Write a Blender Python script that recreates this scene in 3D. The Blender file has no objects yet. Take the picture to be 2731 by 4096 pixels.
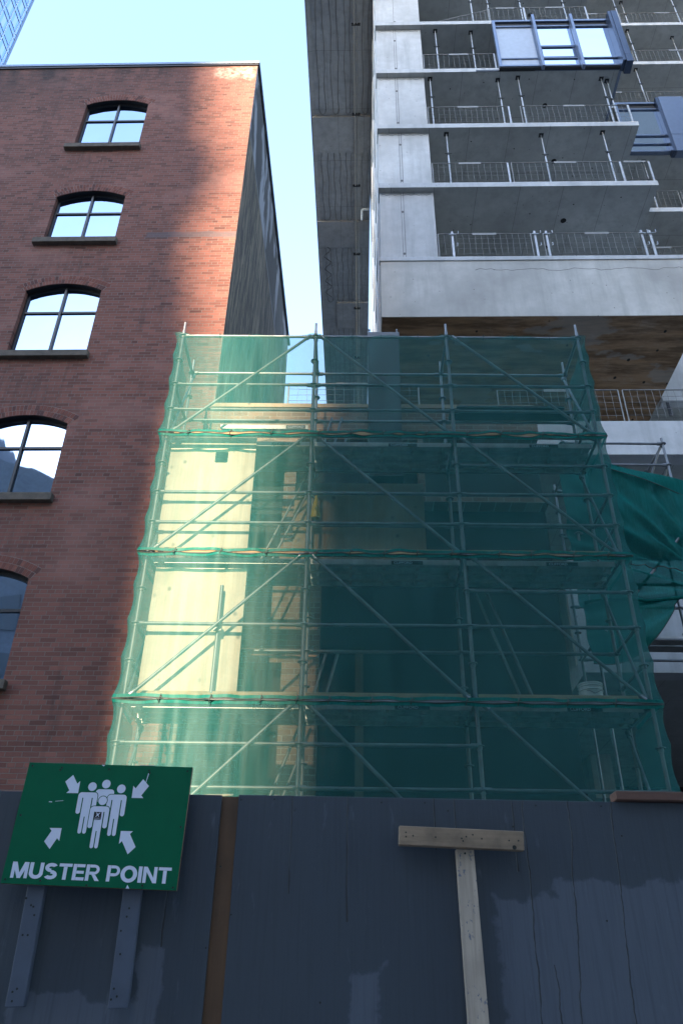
import bpy, math, random
from mathutils import Matrix, Vector
random.seed(7)
R=math.radians
scn=bpy.context.scene
COL=scn.collection

# ------------------------------------------------------------------ camera
EYE=1.7
PITCH,ROLL=R(32.3),R(.83)
cp,sp=math.cos(PITCH),math.sin(PITCH); c_,s_=math.cos(ROLL),math.sin(ROLL)
fwd=Vector((0,cp,sp)); up=Vector((0,-sp,cp)); rt=Vector((1,0,0))
r2=c_*rt+s_*up; u2=-s_*rt+c_*up
cam_d=bpy.data.cameras.new('camera'); cam=bpy.data.objects.new('camera',cam_d); COL.objects.link(cam)
m=Matrix((r2,u2,-fwd)).transposed().to_4x4(); m.translation=Vector((0,0,EYE)); cam.matrix_world=m
cam_d.sensor_fit='VERTICAL'; cam_d.sensor_height=36.0; cam_d.sensor_width=24.0
cam_d.lens=3145/4096*36; cam_d.clip_start=.05; cam_d.clip_end=2000
scn.camera=cam
# ------------------------------------------------------------------ world, sun, exposure
SUN_AZ,SUN_EL=R(8),R(20)            # heading of the light: towards +Y and a little towards +X
w=bpy.data.worlds.new('World'); scn.world=w; w.use_nodes=True
nt=w.node_tree; bg=nt.nodes['Background']
sky=nt.nodes.new('ShaderNodeTexSky'); sky.sky_type='NISHITA'; sky.sun_disc=False
sky.sun_elevation=SUN_EL; sky.sun_rotation=R(180)+SUN_AZ; sky.air_density=1.0; sky.dust_density=1.0; sky.ozone_density=1.0
nt.links.new(sky.outputs[0],bg.inputs[0]); bg.inputs[1].default_value=.13
sd=bpy.data.lights.new('sun','SUN'); sun=bpy.data.objects.new('sun',sd); COL.objects.link(sun)
sd.energy=3.4; sd.angle=R(.53); sd.color=(1,.76,.52)
ldir=Vector((math.sin(SUN_AZ)*math.cos(SUN_EL),math.cos(SUN_AZ)*math.cos(SUN_EL),-math.sin(SUN_EL)))
sun.rotation_euler=ldir.to_track_quat('-Z','Y').to_euler(); sun.location=(6,-30,20)
vs=scn.view_settings; vs.view_transform='Standard'; vs.look='None'; vs.gamma=1; vs.exposure=3.1
scn.cycles.max_bounces=10; scn.cycles.transparent_max_bounces=24; scn.cycles.diffuse_bounces=4

# ------------------------------------------------------------------ materials
class Mat:
    def __init__(s,name,base=(.5,.5,.5),rough=.8,metal=0.,spec=.5):
        s.m=bpy.data.materials.new(name); s.m.use_nodes=True; s.nt=s.m.node_tree
        s.b=s.nt.nodes['Principled BSDF']; s.out=s.nt.nodes['Material Output']
        s.b.inputs['Base Color'].default_value=(*base,1); s.b.inputs['Roughness'].default_value=rough
        s.b.inputs['Metallic'].default_value=metal; s.b.inputs['Specular IOR Level'].default_value=spec
    def set(s,sock,v):
        if hasattr(v,'is_output'): s.nt.links.new(v,sock)
        elif isinstance(v,(tuple,list)): sock.default_value=(*v,1) if len(v)==3 and sock.type=='RGBA' else v
        else: sock.default_value=v
    def n(s,t,ins=None,**props):
        nd=s.nt.nodes.new('ShaderNode'+t)
        for k,v in props.items(): setattr(nd,k,v)
        for k,v in (ins or {}).items(): s.set(nd.inputs[k],v)
        return nd
    def obj(s): return s.n('TexCoord').outputs['Object']
    def sep(s,v):
        o=s.n('SeparateXYZ',{0:v}).outputs; return o[0],o[1],o[2]
    def comb(s,x,y,z=0.): return s.n('CombineXYZ',{0:x,1:y,2:z}).outputs[0]
    def mp(s,v,scale=(1,1,1),loc=(0,0,0)): return s.n('Mapping',{'Vector':v,'Scale':scale,'Location':loc}).outputs[0]
    def noise(s,v,scale=5,detail=4,rough=.55,dist=0.): return s.n('TexNoise',{'Vector':v,'Scale':scale,'Detail':detail,'Roughness':rough,'Distortion':dist}).outputs['Fac']
    def ramp(s,f,stops):
        nd=s.n('ValToRGB',{0:f}); e=nd.color_ramp.elements
        while len(e)<len(stops): e.new(.5)
        for el,(p,c) in zip(e,stops): el.position=p; el.color=(c,c,c,1) if isinstance(c,(int,float)) else (*c,1)
        return nd.outputs[0]
    def mix(s,f,a,b,blend='MIX'):
        nd=s.n('Mix',data_type='RGBA',blend_type=blend); s.set(nd.inputs[0],f); s.set(nd.inputs[6],a); s.set(nd.inputs[7],b); return nd.outputs[2]
    def ma(s,op,a,b=0.,c=0.,clamp=False): return s.n('Math',{0:a,1:b,2:c},operation=op,use_clamp=clamp).outputs[0]
    def bump(s,h,st=.3,d=.01,prev=None):
        ins={'Strength':st,'Distance':d,'Height':h}
        if prev is not None: ins['Normal']=prev
        return s.n('Bump',ins).outputs[0]
    def col(s,c): s.set(s.b.inputs['Base Color'],c); return s
    def nor(s,v): s.nt.links.new(v,s.b.inputs['Normal']); return s
    def boxmask(s,x,z,x0,x1,z0,z1,jit=None,amt=.05):
        a=s.ma('SUBTRACT',s.ma('ABSOLUTE',s.ma('SUBTRACT',x,(x0+x1)/2)),(x1-x0)/2)
        b=s.ma('SUBTRACT',s.ma('ABSOLUTE',s.ma('SUBTRACT',z,(z0+z1)/2)),(z1-z0)/2)
        d=s.ma('MAXIMUM',a,b)
        if jit is not None: d=s.ma('ADD',d,s.ma('MULTIPLY',s.ma('SUBTRACT',jit,.5),amt))
        return d   # <0 inside

def brick_mat(name,c1,c2,mort,bw=.243,bh=.0745,squash=True,soot=True,plane='xz'):
    M=Mat(name,rough=.9); v=M.obj(); x,y,z=M.sep(v)
    u=x if plane=='xz' else y
    wob=M.noise(v,2.2,3); 
    zz=M.ma('ADD',z,M.ma('MULTIPLY',M.ma('SUBTRACT',wob,.5),.012))
    fine=M.noise(v,26,3)
    uu=M.ma('ADD',u,M.ma('MULTIPLY',M.ma('SUBTRACT',fine,.5),.012))
    zz=M.ma('ADD',zz,M.ma('MULTIPLY',M.ma('SUBTRACT',M.noise(v,19,2),.5),.008))
    bv=M.comb(uu,zz,0)
    bt=M.n('TexBrick',{'Vector':bv,'Color1':(0,0,0),'Color2':(1,1,1),'Mortar':(0,0,0),'Scale':1.,'Mortar Size':.0058,'Mortar Smooth':.25,'Bias':0.,'Brick Width':bw,'Row Height':bh},
           offset=.5,offset_frequency=2,squash=.5 if squash else 1.,squash_frequency=6)
    rnd=bt.outputs['Color']; mf=bt.outputs['Fac']
    base=M.ramp(rnd,[(0,c1),(.25,tuple(a*.62+b*.38 for a,b in zip(c1,c2))),(.6,c2),(.85,tuple(k*1.12 for k in c2)),(1,tuple(k*.55 for k in c1))])
    grime=M.noise(v,.55,5,.6); base=M.mix(M.ramp(grime,[(.35,0.),(.7,.3)]),base,tuple(k*.68 for k in c2))
    base=M.mix(M.ma('MULTIPLY',M.noise(v,60,3),.35),base,tuple(k*.55 for k in c2))
    mc=M.mix(M.noise(v,3,3),mort,tuple(k*.6 for k in mort))
    mf2=mf
    cc=M.mix(mf2,base,mc)
    if soot:
        st=M.noise(M.mp(v,(1.1,1,.35)),1.0,5,.62)
        hz=M.n('MapRange',{0:z,1:19.6,2:22.3,3:0.,4:1.}).outputs[0]
        # soot band under the coping, fading out towards the washed corner at the right
        rx=M.n('MapRange',{0:x,1:-3.9,2:-5.2,3:0.,4:1.}).outputs[0]
        sm=M.ma('MULTIPLY',M.ma('MULTIPLY',M.ramp(st,[(.38,0.),(.62,1.)]),M.ma('POWER',hz,1.4)),rx)
        cc=M.mix(M.ma('MULTIPLY',sm,.85),cc,(.018,.017,.018))
        # lime bloom near the top right corner
        lm=M.boxmask(x,z,-3.75,-2.7,21.75,22.35,M.noise(v,3.5,4),.9)
        cc=M.mix(M.ma('MULTIPLY',M.ramp(M.ma('ADD',M.ma('MULTIPLY',lm,-2.),.15),[(.1,0.),(.5,.75)]),M.ramp(M.noise(v,9,3),[(.35,.1),(.6,1.)])),cc,(.42,.33,.28))
        dk=M.noise(M.mp(v,(2.2,1,.5),(4,0,2)),1.6,4,.6)
        cc=M.mix(M.ma('MULTIPLY',M.ramp(dk,[(.58,0.),(.72,1.)]),.35),cc,(.03,.024,.024))
    if soot:
        run=M.noise(M.mp(v,(5.,1,.25)),2.2,4,.6)
        for zs_ in (18.77,15.39,12.11,8.84):
            b=M.boxmask(x,z,-7.0,-5.1,zs_-1.5,zs_-.02,run,.5)
            cc=M.mix(M.ma('MULTIPLY',M.ramp(M.ma('MULTIPLY',b,-1.6),[(.0,0.),(.35,.22)]),M.ramp(run,[(.45,0.),(.62,1.)])),cc,(.035,.022,.02))
        rp=M.boxmask(x,z,-4.6,-2.6,15.62,15.80,M.noise(v,3,3),.12)
        cc=M.mix(M.n('MapRange',{0:rp,1:.02,2:-.02,3:0.,4:.65}).outputs[0],cc,(.09,.085,.095))
        pt=M.noise(M.mp(v,(.6,1,1.)),.9,3,.5); cc=M.mix(M.ramp(pt,[(.56,0.),(.66,.35)]),cc,(.30,.15,.125))
    M.col(cc)
    h=M.ma('ADD',M.ma('MULTIPLY',mf,-1.),M.ma('MULTIPLY',M.noise(v,45,4),.35))
    h=M.ma('ADD',h,M.ma('MULTIPLY',rnd,.25))
    M.nor(M.bump(h,1.,.011))
    return M.m

def concrete_mat(name,base=(.46,.46,.47),plane='xz',stain=None,joint=None,blotch=.3):
    M=Mat(name,rough=.85); v=M.obj(); x,y,z=M.sep(v)
    a,b=(x,z) if plane=='xz' else (x,y) if plane=='xy' else (y,z)
    n1=M.noise(v,.55,5,.6); n2=M.noise(v,3.2,5,.65); n3=M.noise(v,22,4,.6)
    c=M.mix(M.ramp(n1,[(.3,0.),(.7,1.)]),tuple(k*(1-blotch) for k in base),tuple(min(.8,k*1.12) for k in base))
    c=M.mix(M.ramp(n2,[(.42,0.),(.72,.45)]),c,tuple(k*.62 for k in base))
    c=M.mix(M.ma('MULTIPLY',n3,.35),c,tuple(k*.72 for k in base))
    st=M.noise(M.mp(v,(2.2,2.2,.22)),1.6,4,.6)
    c=M.mix(M.ramp(st,[(.47,0.),(.70,.5)]),c,tuple(k*.55 for k in base))
    # air holes
    vo=M.n('TexVoronoi',{'Vector':v,'Scale':3.6},feature='F1').outputs['Distance']
    c=M.mix(M.ma('MULTIPLY',M.ramp(vo,[(.0,1.),(.05,1.),(.075,0.)]),.7),c,tuple(k*.22 for k in base))
    h=M.ma('ADD',M.ma('MULTIPLY',n3,.5),n2)
    if joint:
        jw,jh=joint
        bt=M.n('TexBrick',{'Vector':M.comb(a,b,0),'Color1':(.35,.35,.35),'Color2':(.65,.65,.65),'Mortar':(0,0,0),'Scale':1.,'Mortar Size':.008,'Mortar Smooth':.3,'Brick Width':jw,'Row Height':jh},offset=.37,offset_frequency=2)
        c=M.mix(M.ma('MULTIPLY',M.ma('SUBTRACT',bt.outputs['Color'],.5),.9,clamp=True),c,tuple(k*.7 for k in base))
        c=M.mix(M.ma('MULTIPLY',bt.outputs['Fac'],.75),c,tuple(k*.3 for k in base))
        h=M.ma('ADD',h,M.ma('MULTIPLY',bt.outputs['Fac'],-1.5))
    if stain:
        s1=M.noise(M.mp(v,(.9,1.6,1)),1.1,6,.68,.6)
        c=M.mix(M.ramp(s1,[(.25,.55),(.45,.88),(.66,.97)]),c,stain)
        s2=M.noise(M.mp(v,(.5,3.,1)),1.3,5,.7)
        c=M.mix(M.ramp(s2,[(.42,0.),(.60,.85)]),c,tuple(k*.35 for k in stain))
        s3=M.noise(M.mp(v,(.6,1.,1),(3,1,0)),.75,5,.5)
        c=M.mix(M.ramp(s3,[(.585,0.),(.61,.5)]),c,tuple(k*.6 for k in base))
        dots=M.n('TexVoronoi',{'Vector':M.mp(v,(1.5,1.1,1)),'Scale':1.4},feature='F1').outputs['Distance']
        c=M.mix(M.ramp(dots,[(.07,1.),(.1,0.)]),c,(.01,.01,.01))
    M.col(c); M.nor(M.bump(h,.25,.01))
    return M.m

def steel_mat(name,base=(.42,.43,.45),rough=.5,metal=.75):
    M=Mat(name,rough=rough,metal=metal); v=M.obj(); n=M.noise(v,6,4,.6)
    c=M.mix(M.ramp(n,[(.3,0.),(.75,1.)]),tuple(k*.7 for k in base),tuple(k*1.15 for k in base))
    c=M.mix(M.ramp(M.noise(v,24,4),[(.6,0.),(.75,.4)]),c,tuple(k*.45 for k in base)); M.col(c)
    M.set(M.b.inputs['Roughness'],M.ma('ADD',M.ma('MULTIPLY',n,.3),rough-.15)); return M.m

def wood_mat(name,base,axis='z',rough=.8,knots=True,specks=None,scale=1.,dirt=.5):
    M=Mat(name,rough=rough); v=M.obj()
    sc={'z':(14,14,.9),'x':(.9,14,14),'y':(14,.9,14)}[axis]
    g=M.noise(M.mp(v,tuple(k*scale for k in sc)),2.2,5,.6,.8)
    c=M.mix(M.ramp(g,[(.3,0.),(.7,1.)]),tuple(k*.72 for k in base),tuple(min(.85,k*1.15) for k in base))
    d=M.noise(v,5*scale,5,.65); c=M.mix(M.ma('MULTIPLY',M.ramp(d,[(.48,0.),(.7,1.)]),dirt),c,tuple(k*.4 for k in base))
    if knots:
        vo=M.n('TexVoronoi',{'Vector':M.mp(v,{'z':(6,6,2.2),'x':(2.2,6,6),'y':(6,2.2,6)}[axis]),'Scale':1.3*scale},feature='F1').outputs['Distance']
        c=M.mix(M.ma('MULTIPLY',M.ramp(vo,[(.03,1.),(.09,.0)]),.75),c,tuple(k*.25 for k in base))
    if specks:
        s=M.noise(M.mp(v,(1,1,.55)),55,3,.7); big=M.noise(v,14,3)
        c=M.mix(M.ramp(M.ma('ADD',s,M.ma('MULTIPLY',M.ma('SUBTRACT',big,.5),.5)),[(.62,0.),(.66,.85)]),c,specks)
    M.col(c); M.nor(M.bump(M.ma('ADD',g,M.noise(v,60,3)),.25,.003)); return M.m

def plain(name,base,rough=.6,metal=0.,var=.2,spec=.5):
    M=Mat(name,base,rough,metal,spec); v=M.obj(); n=M.noise(v,7,5,.65)
    M.col(M.mix(M.ramp(n,[(.35,0.),(.75,1.)]),base,tuple(k*(1-var) for k in base)))
    M.nor(M.bump(M.noise(v,40,3),.06,.004)); return M.m

def glass_mat(name,base=(.55,.62,.68),rough=.03,wav=.09):
    M=Mat(name,base,rough,1.); v=M.obj()
    M.col(M.mix(M.noise(v,1.2,3),base,tuple(k*.88 for k in base)))
    M.nor(M.bump(M.noise(M.mp(v,(1,1,.6)),1.6,2),wav,.02)); return M.m

def net_mat(name,col=(.020,.136,.132),op=.55,tint=(.96,.99,.96)):
    M=Mat(name); v=M.obj(); nt=M.nt
    st=M.noise(M.mp(v,(22,22,.7)),2.,4,.65); bl=M.noise(v,1.1,4,.6); fi=M.noise(M.mp(v,(1,1,6)),14,3)
    f=M.ma('ADD',M.ma('MULTIPLY',M.ma('SUBTRACT',st,.5),.10),M.ma('MULTIPLY',M.ma('SUBTRACT',bl,.5),.12))
    f=M.ma('ADD',M.ma('ADD',f,M.ma('MULTIPLY',M.ma('SUBTRACT',fi,.5),.1)),op,clamp=True)
    c=M.mix(M.ramp(st,[(.3,0.),(.8,1.)]),tuple(k*.8 for k in col),tuple(k*1.15+.012 for k in col))
    df=M.n('BsdfDiffuse',{'Color':c}).outputs[0]; tl=M.n('BsdfTranslucent',{'Color':c}).outputs[0]
    gl=M.n('BsdfGlossy',{'Color':(.5,.6,.6,1),'Roughness':.45}).outputs[0]
    a=M.n('MixShader',{0:.35,1:df,2:tl}).outputs[0]; a=M.n('MixShader',{0:.012,1:a,2:gl}).outputs[0]
    tr=M.n('BsdfTransparent',{'Color':(*tint,1)}).outputs[0]
    mx=M.n('MixShader',{0:f,1:tr,2:a}).outputs[0]; nt.links.new(mx,M.out.inputs[0]); return M.m

def hoarding_mat():
    M=Mat('grey_blue_painted_plywood',rough=.55); v=M.obj(); x,y,z=M.sep(v)
    dark=(.035,.046,.060); lite=(.076,.090,.117)
    g=M.noise(M.mp(v,(30,30,1.2)),2.,5,.6,.5); n=M.noise(v,2.,4); fine=M.noise(v,40,4,.7)
    c=M.mix(n,tuple(k*.85 for k in dark),tuple(k*1.12 for k in dark))
    jit=M.noise(v,5,5,.62)
    d=None
    for b in [(.74,1.33,1.2,2.10),(1.0,1.62,1.2,2.17),(.12,.24,1.2,1.82),(.04,.2,1.2,1.62),(-.69,-.60,1.2,1.90),(-1.16,-.62,1.2,1.73),(-1.42,-1.30,1.2,1.99)]:
        bb=M.boxmask(x,z,*b,jit,.22); d=bb if d is None else M.ma('MINIMUM',d,bb)
    pm=M.n('MapRange',{0:d,1:.008,2:-.008,3:0.,4:1.}).outputs[0]
    c=M.mix(pm,c,M.mix(M.noise(v,5,3),tuple(k*.9 for k in lite),lite))
    c=M.mix(M.ma('MULTIPLY',M.ramp(g,[(.48,0.),(.7,1.)]),.32),c,(.017,.022,.03))
    c=M.mix(M.ramp(M.noise(M.mp(v,(3,3,.6)),6,4,.7),[(.62,0.),(.74,.4)]),c,(.13,.15,.18))
    w1=M.noise(M.mp(v,(.001,.001,1)),3.5,4,.6); ck=None
    for i,(x0,z0,z1,am,sl) in enumerate([(.885,1.2,2.5,.05,-.02),(1.062,1.2,2.5,.06,-.07),(.955,1.2,1.86,.06,.0),(-.12,2.1,2.5,.03,0.),(.12,2.0,2.5,.03,0.),(-.62,1.9,2.5,.03,0.),(.50,2.28,2.5,.01,0.),(.59,2.28,2.5,.01,0.),(.845,2.2,2.5,.02,0.),(1.26,1.5,2.5,.05,-.05),(-1.30,2.2,2.5,.02,0.)]):
        xx=M.ma('ADD',M.ma('ADD',x,M.ma('MULTIPLY',M.ma('SUBTRACT',M.noise(M.mp(v,(.001,.001,1),(0,0,i*7.3)),3.5,4,.6),.5),am)),M.ma('MULTIPLY',z,sl))
        k=M.ma('ABSOLUTE',M.ma('SUBTRACT',xx,x0+sl*2.))
        k=M.ma('ADD',k,M.ma('MULTIPLY',M.ma('SUBTRACT',M.noise(M.mp(v,(.001,.001,1),(3,i*3.1,0)),9,3),.58),.010)); k=M.n('MapRange',{0:k,1:.0010,2:.0030,3:1.,4:0.}).outputs[0]
        gate=M.ma('MULTIPLY',M.ma('GREATER_THAN',z,z0),M.ma('LESS_THAN',z,z1)); k=M.ma('MULTIPLY',k,gate)
        ck=k if ck is None else M.ma('MAXIMUM',ck,k)
    c=M.mix(M.ma('MULTIPLY',ck,.85),c,(.008,.009,.012))
    kn=M.n('TexVoronoi',{'Vector':M.mp(v,(3,3,3)),'Scale':1.6},feature='F1').outputs['Distance']
    c=M.mix(M.ramp(kn,[(.015,.8),(.03,0.)]),c,(.012,.014,.018))
    M.col(c)
    h=M.ma('ADD',M.ma('ADD',M.ma('MULTIPLY',g,.7),M.ma('MULTIPLY',fine,.35)),M.ma('MULTIPLY',ck,-2.))
    h=M.ma('ADD',h,M.ma('MULTIPLY',M.ramp(kn,[(.0,1.),(.06,0.)]),-.8))
    M.nor(M.bump(h,.45,.004)); return M.m

def plywood_mat(name,base=(.66,.55,.38)):
    M=Mat(name,rough=.75); v=M.obj(); x,y,z=M.sep(v)
    g=M.noise(M.mp(v,(22,22,.8)),1.6,5,.6,.6); n=M.noise(v,2.5,4)
    c=M.mix(M.ramp(g,[(.3,0.),(.75,1.)]),tuple(k*.86 for k in base),tuple(min(.85,k*1.1) for k in base))
    c=M.mix(M.ramp(n,[(.42,0.),(.7,.5)]),c,tuple(k*.62 for k in base))
    vo=M.n('TexVoronoi',{'Vector':M.mp(v,(1,1,.8)),'Scale':4.2},feature='F1').outputs['Distance']
    c=M.mix(M.ma('MULTIPLY',M.ramp(vo,[(.05,1.),(.16,0.)]),.85),c,tuple(k*.3 for k in base))
    M.col(c); M.nor(M.bump(g,.1,.003)); return M.m

def tar_mat():
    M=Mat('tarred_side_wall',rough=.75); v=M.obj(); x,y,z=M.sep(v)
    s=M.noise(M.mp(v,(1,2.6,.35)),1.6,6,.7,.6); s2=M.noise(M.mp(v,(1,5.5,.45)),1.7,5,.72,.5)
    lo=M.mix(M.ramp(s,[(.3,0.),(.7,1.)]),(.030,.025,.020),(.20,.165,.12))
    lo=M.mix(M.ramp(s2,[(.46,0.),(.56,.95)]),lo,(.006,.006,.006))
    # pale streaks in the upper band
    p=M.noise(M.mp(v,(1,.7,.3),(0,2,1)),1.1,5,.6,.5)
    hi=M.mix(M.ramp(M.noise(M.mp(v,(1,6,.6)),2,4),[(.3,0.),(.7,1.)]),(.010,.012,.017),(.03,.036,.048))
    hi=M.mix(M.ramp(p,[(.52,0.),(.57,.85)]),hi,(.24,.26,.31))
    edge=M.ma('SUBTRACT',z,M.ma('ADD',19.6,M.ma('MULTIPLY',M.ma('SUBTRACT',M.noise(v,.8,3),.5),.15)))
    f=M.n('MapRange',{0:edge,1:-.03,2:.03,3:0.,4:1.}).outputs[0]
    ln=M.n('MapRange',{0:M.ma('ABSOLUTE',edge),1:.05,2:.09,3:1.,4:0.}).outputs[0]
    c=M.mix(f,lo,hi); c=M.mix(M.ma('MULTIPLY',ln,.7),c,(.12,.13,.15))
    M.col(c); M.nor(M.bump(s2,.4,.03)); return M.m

B_RED=brick_mat('red_brick',(.125,.046,.036),(.218,.083,.062),(.20,.16,.14))
B_SIDE=tar_mat()
B_OLD=brick_mat('old_brown_brick',(.125,.075,.05),(.20,.125,.085),(.30,.27,.23),bw=.26,bh=.09,squash=False,soot=False)
VOUS=[plain('arch_brick_a',(.165,.055,.04),.9),plain('arch_brick_b',(.10,.04,.034),.9),plain('arch_brick_c',(.215,.08,.058),.9)]
MORT=plain('arch_mortar',(.23,.2,.18),.95)
STONE=plain('sill_stone',(.12,.097,.078),.85,var=.5)
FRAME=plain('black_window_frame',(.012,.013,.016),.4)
WGLASS=glass_mat('window_glass',(.30,.385,.51),.02,.10)
COPING=plain('metal_coping',(.16,.23,.34),.4,.3)
CON=concrete_mat('pale_concrete',(.56,.565,.575),'xz',blotch=.3)
BEAM=concrete_mat('beam_concrete',(.54,.525,.50),'xz',blotch=.42)
CRACK=plain('crack_shadow',(.16,.16,.165),.9)
CONE=concrete_mat('pale_concrete_edge',(.52,.53,.55),'xz',blotch=.2)
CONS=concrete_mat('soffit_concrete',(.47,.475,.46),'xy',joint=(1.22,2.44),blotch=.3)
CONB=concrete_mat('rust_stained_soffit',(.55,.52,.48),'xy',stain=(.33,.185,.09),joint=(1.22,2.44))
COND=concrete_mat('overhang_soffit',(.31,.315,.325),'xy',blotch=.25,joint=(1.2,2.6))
CONW=concrete_mat('side_wall_concrete',(.6,.6,.61),'yz',blotch=.12)
STEEL=steel_mat('galvanised_steel',(.21,.22,.235),.5,.6)
WIRE=steel_mat('fence_wire',(.23,.23,.225),.55,.5)
ALU=steel_mat('aluminium',(.5,.5,.49),.42,.6)
JACK=steel_mat('jack_post_steel',(.42,.44,.47),.5,.5)
DSTEEL=plain('dark_steel',(.03,.032,.036),.5,.5)
PIPE=plain('conduit_grey',(.25,.25,.25),.5)
CABLE=plain('grey_cable',(.09,.085,.08),.6)
NET=net_mat('green_debris_net')
NETM=net_mat('green_debris_net_folded',(.003,.145,.13),.78,(.30,.8,.78))
NETD=net_mat('green_debris_net_double',(.002,.15,.13),.82,(.3,.8,.75))
HEM=plain('green_net_hem',(.008,.10,.085),.8)
CORD=plain('net_lacing_cord',(.03,.05,.045),.8)
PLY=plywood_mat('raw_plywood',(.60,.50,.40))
PLYO=plywood_mat('dark_plywood',(.27,.20,.13))  # darker plywood copy: shade on the middle sheet put into its colour
HOARD=hoarding_mat()
KRAFT=wood_mat('brown_batten',(.12,.062,.028),'z',.6,knots=False,scale=.6)
T_TOP=wood_mat('weathered_timber',(.27,.19,.125),'x',dirt=.75)
T_UP=wood_mat('pale_timber',(.44,.36,.285),'z',specks=(.10,.12,.17),dirt=.25,knots=False)
T_BRN=wood_mat('brown_timber',(.12,.06,.042),'x')
TOE=wood_mat('toe_board_wood',(.45,.32,.19),'x')
POSTP=plain('grey_blue_post_paint',(.062,.078,.11),.55,var=.25)
SGREEN=plain('sign_green',(.001,.105,.048),.5,var=.12,spec=.15)
SWHITE=plain('sign_white',(.62,.65,.76),.45,var=.08)
SBLACK=plain('sticker_black',(.01,.01,.012),.35)
SCREW=plain('screw_dark',(.02,.025,.022),.5,.5)
PLYEDGE=wood_mat('plywood_edge',(.16,.085,.05),'z')
NAVY=plain('navy_aluminium',(.045,.065,.11),.35,.6,var=.1)
GREYAL=plain('grey_blue_aluminium',(.15,.19,.27),.35,.6,var=.1)
FILM=plain('film_covered_glass',(.36,.41,.50),.35,0.,var=.15)
TGLASS=glass_mat('tower_glass',(.66,.72,.80),.02,.12)
BLUEG=glass_mat('blue_curtain_glass',(.42,.60,.84),.08,.05)
PALEM=plain('pale_mullion',(.30,.40,.56),.4)
PALEP=plain('pale_panel',(.5,.56,.66),.4)
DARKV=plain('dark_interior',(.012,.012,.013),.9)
BUCKET=plain('white_plastic',(.6,.62,.62),.4)
YBAG=plain('yellow_bag',(.45,.33,.02),.55)
TARP=plain('grey_sheeting',(.4,.43,.43),.6)
ASPH=plain('asphalt',(.055,.055,.057),.9)
PAVE=plain('pavement_concrete',(.32,.31,.30),.9)
OWIN=plain('street_window',(.05,.055,.065),.5)
OCC=[plain('opposite_stone',(.36,.31,.27),.85,var=.25),plain('opposite_slate',(.15,.16,.185),.85,var=.35),plain('opposite_concrete',(.38,.39,.41),.8)]

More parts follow.
